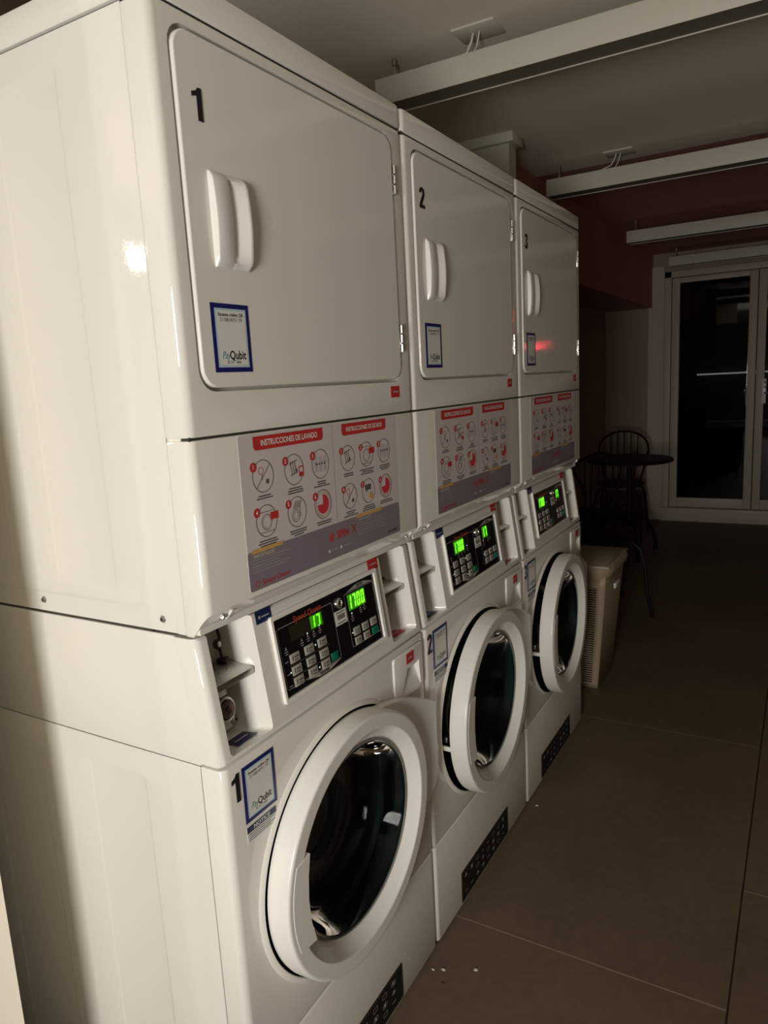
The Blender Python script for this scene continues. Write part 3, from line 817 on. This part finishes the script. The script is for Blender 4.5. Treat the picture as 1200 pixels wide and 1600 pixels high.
def washer_front():
    me = as_mesh(front_slab(0.2715, 0.8355, -0.045), 'washer_front', ENAMEL)
    hole = weld(MB().slab([circle(0, 0, 0.2555, 96)], 0.2, ENAMEL, front(0, DC[0], DC[1]) @ ES).mesh('c'))
    drw = weld(MB().slab([rrect(0.528, 0.668, 0.712, 0.824, 0.010)], 0.03, ENAMEL, front(0, 0, 0)).mesh('c'))
    me = cut(me, [hole, drw])
    # raised swelling round the opening
    b = MB().addmesh(me, ENAMEL)
    b.lathe([(0.2555, -0.012), (0.2555, 0.0035), (0.2572, 0.0048), (0.2600, 0.0046), (0.2635, 0.0022), (0.2668, 0.0003), (0.2675, -0.001)], 96, ENAMEL,
            front(0, DC[0], DC[1]) @ ES, a0=rad(58), a1=rad(318))
    return b.mesh('washer_front')
def drawer():
    me = weld(MB().slab([rrect(0.531, 0.665, 0.715, 0.821, 0.009)], 0.020, PLASTIC, front(-0.0060, 0, 0), bev=0.0025).mesh('soap_drawer'))
    # scooped finger pocket: deep at the top, running out at the bottom
    V = [(0.02, 0.556, 0.722), (0.02, 0.652, 0.722), (0.02, 0.648, 0.786), (0.02, 0.586, 0.786),
         (0.003, 0.560, 0.725), (0.003, 0.650, 0.725), (-0.0125, 0.642, 0.780), (-0.0125, 0.592, 0.772)]
    F = [(0, 1, 2, 3), (7, 6, 5, 4), (0, 4, 5, 1), (1, 5, 6, 2), (2, 6, 7, 3), (3, 7, 4, 0)]
    c = weld(MB().add(V, F, PLASTIC).mesh('c'))
    return cut(me, [c])
def ring_profile():
    return [(0.2500, -0.004), (0.2515, 0.003), (0.2515, 0.006), (0.2500, 0.0340), (0.2500, 0.0350), (0.2495, 0.0372), (0.2480, 0.0390), (0.2460, 0.0400), (0.2440, 0.0402), (0.2430, 0.0402),
            (0.2210, 0.0402), (0.2200, 0.0402), (0.2186, 0.0399), (0.2172, 0.0390), (0.2162, 0.0375), (0.2150, 0.0350), (0.1985, 0.0180), (0.1960, 0.0150), (0.1940, 0.0145), (0.1905, 0.0140), (0.1900, -0.006)]
# the washer door is modelled in the front frame (local x=Y, y=Z, z=X) round its centre
def wdoor_ring():
    b = MB(); b.lathe(ring_profile(), 128, PLASTIC, FD)
    return b.mesh('door_ring', 50)
def wdoor_tab():
    # hinge-side wing: from the top of the ring to the cabinet edge and down to the middle
    R = 0.249; hy = 0.347; P = []
    P += [(R*cos(a), R*sin(a)) for a in [rad(68-0.01)-rad(96)*i/16 for i in range(17)]][::-1]      # from -28 deg to 68 deg
    top = (R*cos(rad(68)), R*sin(rad(68)))
    q0 = Vector(top); q1 = Vector((hy-0.006, 0.137))
    for i in range(1, 8):
        t = i/8; p = q0.lerp(q1, t); P.append((p.x, p.y+0.014*sin(pi*t)))
    P += [(hy-0.004, 0.136), (hy-0.0005, 0.130), (hy, 0.122), (hy, -0.04), (hy-0.012, -0.075), (hy-0.05, -0.10)]
    b = MB(); b.slab([P], 0.022, PLASTIC, FD @ Matrix.Translation((0, 0, 0.007)), bev=0.003)
    return b.mesh('hinge_wing')
def wdoor_grip():
    cy, cz = DC
    P = [(0.087-cy, 0.626-cz), (0.145-cy, 0.629-cz), (0.137-cy, 0.590-cz), (0.133-cy, 0.545-cz), (0.136-cy, 0.500-cz), (0.147-cy, 0.455-cz)]
    arc = [(0.2375*cos(a), 0.2375*sin(a)) for a in [rad(198.5+ (158.0-198.5)*i/10) for i in range(11)]]
    P = [(0.147-cy, 0.455-cz), (0.136-cy, 0.500-cz), (0.133-cy, 0.545-cz), (0.137-cy, 0.590-cz), (0.145-cy, 0.629-cz)] + arc[::-1]
    b = MB(); b.slab([P], 0.030, PLASTIC, FD @ Matrix.Translation((0, 0, 0.0260)), bev=0.0007)
    return b.mesh('door_grip')
def wdoor_glass():
    b = MB()
    pr = [(0.1895, 0.014), (0.186, 0.012), (0.180, -0.002), (0.166, -0.055), (0.156, -0.085), (0.150, -0.092), (0.142, -0.094), (0.0001, -0.096)]
    inn = [(r-0.006 if r > 0.01 else r, h+(0.004 if r > 0.15 else 0.006)) for r, h in pr]
    b.lathe(pr+inn[::-1], 72, GLASS, FD, closed=True)
    return b.mesh('door_glass')
def wdoor_trim():
    b = MB()
    b.lathe([(0.1910, 0.0145), (0.1885, 0.0185), (0.1865, 0.0185), (0.1860, 0.015)], 72, RUBBER, FD)
    b.lathe([(0.1850, 0.0155), (0.1838, 0.0172), (0.1825, 0.0155)], 72, RUBBER, FD)
    b.lathe([(0.250, -0.004), (0.225, -0.010), (0.1885, -0.010), (0.1885, 0.013)], 72, GASKET, FD)
    return b.mesh('glass_seal')
def drum():
    b = MB(); T = front(0, DC[0], DC[1]) @ ES
    b.lathe([(0.2550, -0.001), (0.2550, -0.030), (0.245, -0.040), (0.215, -0.045), (0.205, -0.055), (0.205, -0.10), (0.215, -0.12)], 72, GASKET, T)
    return b.mesh('door_gasket')
def drum2():
    b = MB(); T = front(0, DC[0], DC[1]) @ ES
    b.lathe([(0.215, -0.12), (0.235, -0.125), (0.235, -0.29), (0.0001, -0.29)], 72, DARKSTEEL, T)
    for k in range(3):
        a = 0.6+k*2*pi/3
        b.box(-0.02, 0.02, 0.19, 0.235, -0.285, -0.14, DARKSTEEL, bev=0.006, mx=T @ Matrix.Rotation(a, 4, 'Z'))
    return b.mesh('drum')
def latch():
    b = MB(); b.box(0.004, 0.012, DC[0]-0.252, DC[0]-0.226, 0.520, 0.534, STEEL, bev=0.001)
    b.box(-0.01, 0.03, DC[0]-0.256, DC[0]-0.250, 0.500, 0.512, PLASTIC, bev=0.001)
    return b.mesh('door_latch')

LABELS = ['front-most stacked white washer and dryer, numbered 1, its whole side lit',
          'middle stacked white washer and dryer, numbered 2, round door slightly open',
          'farthest stacked white washer and dryer, numbered 3, beside the laundry basket']
def stack(k):
    root = empty('stacked_washer_dryer', (0, k*W, 0), LABELS[k], 'washing machine', 'row of stacked washer-dryers')
    def P(name, fn, parent=root, key=None): return linkmesh(name, cached(key or name+fn.__name__, fn), parent)
    P('dryer_cabinet', dryer_cabinet); P('top_lid', dryer_lid)
    df = P('dryer_front', dryer_front)
    d = P('dryer_door', dryer_door)
    P('door_handle', door_handle, d)
    linkmesh('hinge', cached('h1', lambda: hinge(1.786, 1.842)), d); linkmesh('hinge', cached('h2', lambda: hinge(1.471, 1.528)), d)
    linkmesh('numeral', numeral(str(k+1), front(0.0042, 0.076, 1.8025), 0.043, 0.62), d)
    linkmesh('payment_sticker', cached('st1', lambda: qr_free_sticker(front(0.0036, 0.0655, 1.4380), 0.082, 0.099)), d)
    linkmesh('red_sticker', cached('rt1', lambda: red_tag(front(0.0004, 0.585, 1.379), 0.036, 0.023)), df)
    ip = P('instruction_panel', lower_front)
    P('instruction_poster', poster, ip)
    for y in (0.048, 0.640):
        mx = Matrix.Translation((-0.0125, y, 1.0700)) @ Matrix(((0, 0, 1, 0), (1, 0, 0, 0), (0, 1, 0, 0), (0, 0, 0, 1))) @ Matrix.Rotation(rad(42), 4, 'X')
        linkmesh('screw', screw(mx, 0.0062), ip)
        linkmesh('pressed_tab', MB().box(0.011, 0.017, -0.010, 0.012, -0.001, 0.003, ENAMEL, bev=0.0014, mx=mx).mesh('pressed_tab'), ip)
    sd = MB()
    for x in (-0.094, -0.385):
        mx = Matrix.Translation((x, 0.0042, 1.0705)) @ Matrix.Rotation(pi/2, 4, 'X')
        linkmesh('screw', screw(mx, 0.0062), root)
    P('console_cabinet', console_sides)
    c = P('console', console_front)
    for u0, u1, red in ((0.026, 0.132, False), (0.545, 0.655, True)):
        for nm, me in cached('coin%s' % red, lambda: coin_box(u0, u1, red)): linkmesh(nm, me, c)
    control_panel(root, k)
    P('washer_cabinet', washer_cabinet)
    wf = P('washer_front', washer_front)
    dr = P('soap_drawer', drawer)
    linkmesh('red_sticker', cached('rt2', lambda: red_tag(front(0.0046, 0.586, 0.7905), 0.034, 0.024)), dr)
    linkmesh('payment_sticker', cached('st2', lambda: qr_free_sticker(front(0.0004, 0.0425, 0.7240), 0.079, 0.0975)), wf)
    linkmesh('notice_sticker', cached('nt', lambda: notice(front(0.0004, 0.0425, 0.6885), 0.073, 0.029)), wf)
    linkmesh('numeral', numeral(str(k+1), front(0.0008, 0.0262, 0.7955), 0.048, 0.50), wf)
    P('door_gasket', drum); P('drum', drum2)
    tp = linkmesh('toe_panel', cached('toe', lambda: MB().addbm(front_slab(0.006, 0.2685, -0.045), ENAMEL).mesh('toe_panel')), root)
    linkmesh('warning_label', cached('tl', lambda: toe_label(front(0.0006, 0.1525, 0.0135), 0.347, 0.0885)), tp)
    linkmesh('foot', cached('feet', lambda: MB().box(-0.70, -0.03, 0.02, W-0.02, 0.0, 0.02, GAP).mesh('foot')), root)
    if k == 0: pass
    # washer door, swung about the hinge edge
    ang = (0.006, 0.036, 0.044)[k]; hy = DC[0]+0.345
    D = Matrix.Translation((0.0045, hy, DC[1])) @ Matrix.Rotation(ang, 4, 'Z') @ Matrix.Translation((0, -0.345, 0))
    door = linkmesh('washer_door', cached('ringm', wdoor_ring), root, D)
    P('hinge_wing', wdoor_tab, door); P('door_grip', wdoor_grip, door); P('door_glass', wdoor_glass, door); P('glass_seal', wdoor_trim, door)
    if k: P('door_latch', latch)
    return root
stacks = [stack(k) for k in range(3)]

# ------------------------------------------------------------------ linear ceiling lights
def beam_light(x0, y0, zs, x1, label, cable, px=0.28):
    root = empty('linear_ceiling_light', (x0, y0, zs), label, 'ceiling light', 'linear ceiling lights')
    L = x1-x0; Hh = 0.077; D = 0.095
    b = MB()
    b.box(0, L, 0, 0.003, 0, Hh, BEAMW, bev=0.0008); b.box(0, L, D-0.003, D, 0, Hh, BEAMW, bev=0.0008)
    b.box(0, L, 0.003, D-0.003, Hh-0.003, Hh, BEAMW); b.box(0, 0.003, 0.003, D-0.003, 0, Hh-0.003, BEAMW)
    b.obj('housing', root)
    MB().box(0.004, L-0.004, 0.004, D-0.004, 0.003, 0.008, BEAMD).obj('diffuser', root)
    top = H-zs
    for x in (0.055, L-0.3):
        q = MB(); q.tube([(x, 0.03, Hh), (x, 0.03, top-0.018)], 0.0035, STEEL, 8); q.lathe([(0.0075, top-0.02), (0.0075, top), (0.0001, top)], 10, STEEL, Matrix.Translation((x, 0.03, 0)))
        q.obj('hanger_rod', root)
    if cable:
        q = MB(); q.box(px, px+0.13, -0.035, 0.065, top-0.006, top, BEAMW, bev=0.001); q.obj('ceiling_plate', root)
        q = MB(); q.tube([(px+0.05, 0.012, top-0.006), (px+0.045, 0.012, top-0.025), (px+0.025, 0.02, top-0.05), (px-0.02, 0.03, Hh+0.006), (px-0.07, 0.04, Hh+0.004)], 0.0032, BEAMW, 7)
        q.tube([(px+0.07, 0.012, top-0.006), (px+0.06, 0.014, top-0.04), (px+0.04, 0.03, Hh+0.004)], 0.0025, BEAMW, 6); q.obj('cable', root)
        q = MB()
        pts = [(0.12+0.02*cos(a)+0.002*a, 0.045+0.01*sin(a), Hh+0.006+0.007*abs(sin(a))) for a in [i*0.5 for i in range(20)]]
        q.tube(pts, 0.0035, GAP, 6); q.obj('cable_coil', root)
    return root
beam_light(-0.470, 1.415, 2.270, 2.0, 'nearest of the white linear ceiling lights, across above the first two machines', True)
beam_light(-0.398, 2.93, 2.262, 2.0, 'second white linear ceiling light, just past the third machine', True)
beam_light(-0.370, 4.62, 2.262, 2.0, 'third white linear ceiling light, hung beneath the red ceiling', False)
beam_light(-0.330, 6.12, 2.262, 2.0, 'farthest white linear ceiling light, right above the glass door', False)

# ------------------------------------------------------------------ glazed double door
def far_door():
    b = MB()
    y = 6.35
    b.box(-0.395, 1.25, y-0.05, y+0.05, 0.0, 0.125, DOORW, bev=0.004)       # threshold
    b.box(-0.395, 1.25, y-0.055, y-0.04, 0.085, 0.095, DOORW)
    b.box(-0.395, -0.335, y-0.03, y+0.05, 0.125, 2.24, DOORW, bev=0.004)
    b.box(-0.395, 1.25, y-0.03, y+0.05, 2.185, 2.24, DOORW, bev=0.004)
    b.box(1.19, 1.25, y-0.03, y+0.05, 0.125, 2.24, DOORW)
    fr = struct(b.obj('door_1'), 'white frame of the glazed double door')
    for (a, c, nm) in ((-0.330, 0.352, 'door_leaf'), (0.358, 1.185, 'door_leaf')):
        q = MB(); y0, y1 = y-0.022, y+0.03
        s = 0.064
        q.box(a, a+s, y0, y1, 0.130, 2.18, DOORW, bev=0.003); q.box(c-s, c, y0, y1, 0.130, 2.18, DOORW, bev=0.003)
        q.box(a+s, c-s, y0, y1, 0.130, 0.218, DOORW, bev=0.003); q.box(a+s, c-s, y0, y1, 2.135, 2.18, DOORW, bev=0.003)
        lf = q.obj(nm, fr)
        MB().box(a+s, c-s, y, y+0.006, 0.218, 2.135, PANE).obj('glass_pane', lf)
    q = MB(); q.box(0.405, 0.440, y-0.030, y-0.022, 1.06, 1.27, PLASTIC, bev=0.004)
    for z in (1.24, 1.20): q.lathe([(0.0001, 0.006), (0.007, 0.005), (0.007, 0)], 14, GAP, Matrix.Translation((0.43, y-0.030, z)) @ Matrix.Rotation(pi/2, 4, 'X'))
    q.tube([(0.43, y-0.03, 1.15), (0.43, y-0.07, 1.15), (0.49, y-0.07, 1.15)], 0.008, STEEL, 8)
    q.obj('door_handle', fr)
far_door()

# the yard beyond the glass
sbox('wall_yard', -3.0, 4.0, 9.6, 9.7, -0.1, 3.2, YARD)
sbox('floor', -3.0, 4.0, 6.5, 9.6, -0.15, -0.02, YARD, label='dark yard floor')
o = MB().box(-0.50, 1.6, 9.50, 9.56, 1.285, 1.305, STRIP, bev=0.003).box(-0.3, -0.27, 9.55, 9.6, 1.28, 1.31, GAP).obj('glowing_strip')  # pale bar given a weak emission so the line shows bright
tag(o, 'thin glowing strip on the yard wall seen through the glass', 'light strip')
o = MB().box(-0.36, 2.2, 9.30, 9.6, 0.62, 0.70, LEDGE, bev=0.005).obj('garden_ledge')
tag(o, 'pale stone ledge along the yard wall beneath the glowing strip', 'ledge')
def plant(loc):
    root = empty('potted_plant', loc, 'dark leafy potted plant outside behind the glass door', 'plant')
    MB().lathe([(0.0001, 0), (0.14, 0), (0.19, 0.34), (0.20, 0.36), (0.175, 0.36), (0.0001, 0.32)], 24, POT).obj('pot', root)
    b = MB(); R = random.Random(11)
    stems = []
    for i in range(16):
        a = R.uniform(0, 2*pi); sp = R.uniform(0.05, 0.35); h = R.uniform(0.8, 1.55)
        pts = [(0, 0, 0.32), (sp*0.4*cos(a), sp*0.4*sin(a), 0.32+h*0.5), (sp*cos(a), sp*sin(a), 0.32+h)]
        b.tube(pts, 0.006, LEAF, 5); stems.append(pts)
    b.obj('stem', root)
    b = MB()
    for pts in stems:
        for j in range(16):
            t = 0.25+0.75*j/16; p = Vector(pts[0]).lerp(Vector(pts[2]), t)
            a = R.uniform(0, 2*pi); L_ = R.uniform(0.08, 0.16); w_ = L_*0.22
            d = Vector((cos(a), sin(a), R.uniform(-0.3, 0.5))).normalized(); s_ = d.cross(Vector((0, 0, 1))).normalized()*w_
            b.add([p, p+d*L_*0.5+s_, p+d*L_+Vector((0, 0, -0.02)), p+d*L_*0.5-s_], [[0, 1, 2, 3]], LEAF)
    b.obj('foliage', root)
plant((-0.55, 7.35, -0.02))

# ------------------------------------------------------------------ bistro table and chairs
def table(loc):
    root = empty('bistro_table', loc, 'round black iron bistro table near the glass door', 'table')
    MB().lathe([(0.0001, 0.722), (0.300, 0.722), (0.312, 0.726), (0.314, 0.738), (0.306, 0.746), (0.0001, 0.748)], 56, IRON).obj('tabletop', root)
    b = MB(); b.tube([(0, 0, 0.22), (0, 0, 0.722)], 0.022, IRON, 12); b.lathe([(0.0001, 0.700), (0.09, 0.712), (0.09, 0.722), (0.0001, 0.722)], 20, IRON)
    b.lathe([(0.03, 0.22), (0.045, 0.26), (0.03, 0.30)], 16, IRON); b.obj('pedestal', root)
    for k in range(3):
        a = 0.95+k*2*pi/3; c, s = cos(a), sin(a)
        pts = [(0, 0, 0.26), (0.08*c, 0.08*s, 0.285), (0.17*c, 0.17*s, 0.26), (0.235*c, 0.235*s, 0.17), (0.262*c, 0.262*s, 0.08), (0.268*c, 0.268*s, 0.012)]
        q = MB(); q.tube(pts, 0.014, IRON, 10); q.lathe([(0.0001, 0), (0.022, 0), (0.018, 0.014), (0.0001, 0.014)], 12, IRON, Matrix.Translation((0.268*c, 0.268*s, 0)))
        q.obj('leg', root)
table((-0.40, 4.92, 0))
def chair_meshes():
    D = {}
    b = MB(); b.lathe([(0.0001, 0.445), (0.185, 0.447), (0.198, 0.455), (0.196, 0.466), (0.0001, 0.470)], 36, IRON); D['seat'] = b.mesh('seat')
    for i, (sx, sy) in enumerate(((-1, -1), (1, -1), (-1, 1), (1, 1))):
        b = MB(); b.tube([(0.12*sx, 0.12*sy, 0.447), (0.165*sx, 0.165*sy, 0.40), (0.185*sx, 0.185*sy, 0.30), (0.195*sx, 0.20*sy, 0.12), (0.205*sx, 0.225*sy, 0.004)], 0.010, IRON, 8)
        D['leg%d' % i] = b.mesh('leg')
    b = MB(); b.tube([(0.165*cos(a), 0.165*sin(a), 0.30) for a in [i*2*pi/24 for i in range(24)]], 0.006, IRON, 6, closed=True); D['brace'] = b.mesh('brace')
    b = MB(); pts = []
    for i in range(19):
        a = pi*i/18; pts.append((-0.205*cos(a)*(1.0), 0.17+0.05*sin(a), 0.72+0.165*sin(a)**0.8 if 0 < i < 18 else 0.72))
    pts = [(-0.14, 0.14, 0.455), (-0.185, 0.165, 0.62)]+pts+[(0.185, 0.165, 0.62), (0.14, 0.14, 0.455)]
    b.tube(pts, 0.009, IRON, 8); D['back_frame'] = b.mesh('back_frame')
    for i, x in enumerate((-0.11, -0.055, 0.0, 0.055, 0.11)):
        b = MB(); b.tube([(x*0.75, 0.178, 0.462), (x, 0.205, 0.70), (x*1.03, 0.218, 0.88-0.012*abs(x)/0.055*1.2)], 0.0045, IRON, 6); D['spindle%d' % i] = b.mesh('spindle')
    return D
CM = chair_meshes()
def chair(loc, rz, label):
    r = empty('bistro_chair', loc, label, 'chair', 'black iron bistro chairs', rz)
    for k, me in CM.items(): linkmesh(k.rstrip('0123456789'), me, r)
chair((-0.60, 5.52, 0), 0.06, 'black iron bistro chair with spindle back, behind the round table')
chair((-0.57, 4.12, 0), pi+0.9, 'black iron bistro chair on the near side of the round table')
chair((-0.27, 3.48, 0), 2.2, 'nearest black iron bistro chair, between the laundry basket and the table')

# ------------------------------------------------------------------ laundry basket
def basket(loc):
    root = empty('laundry_basket', loc, 'tall beige slotted plastic laundry basket beside the third machine', 'basket')
    Hh = 0.535
    # footprint corners (local) bottom/top
    bx, by, tx, ty = 0.17, 0.135, 0.215, 0.175
    def pt(u, v, side):
        # u in -1..1 along the side, v height 0..1
        ax = bx+(tx-bx)*v; ay = by+(ty-by)*v; r = 0.05
        if side == 0: return (u*ax, -ay, v*Hh)
        if side == 1: return (ax, u*ay, v*Hh)
        if side == 2: return (-u*ax, ay, v*Hh)
        return (-ax, -u*ay, v*Hh)
    b = MB()
    for side in range(4):
        slotted = side in (0, 2)
        us = [(-1.0, -0.9, 0)]; vs = [(0.0, 0.05, 0)]
        if slotted:
            x = -0.9
            for k in range(6): us += [(x, x+0.24, 1), (x+0.24, x+0.30, 0)]; x += 0.30
            us += [(x, 1.0, 0)]
            v = 0.05
            for k in range(42): vs += [(v, v+0.011, 1), (v+0.011, v+0.0205, 0)]; v += 0.0205
            vs += [(v, 1.0, 0)]
        else: us = [(-1.0, 1.0, 0)]; vs = [(0.0, 1.0, 0)]
        for a0, a1, fu in us:
            for c0, c1, fv in vs:
                if fu and fv or a1-a0 < 1e-6: continue
                b.add([pt(a0, c0, side), pt(a1, c0, side), pt(a1, c1, side), pt(a0, c1, side)], [(0, 1, 2, 3)], WICKER)
    me = b.mesh('body'); o = bpy.data.objects.new('tmp', me); COL.objects.link(o)
    weld(me)
    md = o.modifiers.new('s', 'SOLIDIFY'); md.thickness = 0.004; md.offset = -1
    bpy.context.view_layer.update(); dg = bpy.context.evaluated_depsgraph_get()
    me2 = bpy.data.meshes.new_from_object(o.evaluated_get(dg)); bpy.data.objects.remove(o)
    linkmesh('body', me2, root)
    MB().box(-bx, bx, -by, by, 0.0, 0.012, WICKER, bev=0.003).obj('base', root)
    # dipping rim
    V = []; F = []; n = 64
    def outline(a, gx, gy):
        c, s = cos(a), sin(a); p = 0.28
        return (gx*math.copysign(abs(c)**p, c), gy*math.copysign(abs(s)**p, s))
    for i in range(n):
        a = 2*pi*i/n
        dip = 0.018*abs(sin(a))**2
        prof = ((tx-0.004, ty-0.004, -0.055), (tx+0.002, ty+0.002, -0.055), (tx+0.012, ty+0.010, -0.01), (tx+0.028, ty+0.024, 0.012), (tx+0.030, ty+0.026, 0.03), (tx+0.020, ty+0.018, 0.055-dip), (tx+0.006, ty+0.004, 0.055-dip), (tx-0.004, ty-0.004, -0.01))
        for gx, gy, h in prof:
            x, y = outline(a, gx, gy); V.append((x, y, Hh+h))
    k = 8
    for i in range(n):
        for j in range(k): F.append((i*k+j, ((i+1) % n)*k+j, ((i+1) % n)*k+(j+1) % k, i*k+(j+1) % k))
    MB().add(V, F, WICKER).obj('rim', root)
    q = MB(); q.box(-tx-0.02, tx+0.02, -ty-0.015, ty+0.015, Hh+0.035, Hh+0.05, WICKER, bev=0.006); q.obj('lid', root)
    q = MB(); q.box(tx+0.004, tx+0.016, -0.05, 0.05, Hh-0.085, Hh-0.06, PLASTIC_G, bev=0.004); q.obj('handle', root)
basket((-0.185, 2.50, 0))

# ------------------------------------------------------------------ floor lint, assumed red standby lamp
def scrap(x, y, s, label, m=LINT):
    bm = bmesh.new(); bmesh.ops.create_icosphere(bm, subdivisions=2, radius=s)
    for v in bm.verts: v.co = Vector((v.co.x*random.uniform(0.7, 1.4), v.co.y*random.uniform(0.5, 1.0), max(v.co.z*0.5, -s*0.3)+s*0.3))
    o = MB().addbm(bm, m).obj('lint_scrap', loc=(x, y, 0)); tag(o, label, 'lint', 'scraps of lint on the floor')
scrap(0.045, 0.62, 0.005, 'pale scrap of lint touching the base of the front machine')
scrap(0.022, 0.61, 0.004, 'smaller pale scrap of lint right at the machine base')
scrap(0.115, 0.655, 0.005, 'pale scrap of lint lying farthest out on the floor')
scrap(0.060, 0.585, 0.003, 'dark crumb on the floor beside the pale lint', GAP)
scrap(0.030, 1.375, 0.005, 'pale scrap of lint by the foot of the third machine')

b = MB(); b.box(1.50, 1.70, 6.30, 6.36, 1.60, 1.76, PLASTIC, bev=0.01)
lampbox = b.obj('assumed_lamp_box'); tag(lampbox, 'assumed white wall box with a red standby lamp, both out of view', 'assumed lamp box')  # assumed box and lamp, added unseen for the dryer door's red glint
bm = bmesh.new(); bmesh.ops.create_icosphere(bm, subdivisions=3, radius=0.016)
MB().addbm(bm, ASSUMED_REDLED, Matrix.Translation((1.6, 6.298, 1.684))).obj('assumed_standby_lamp', lampbox)
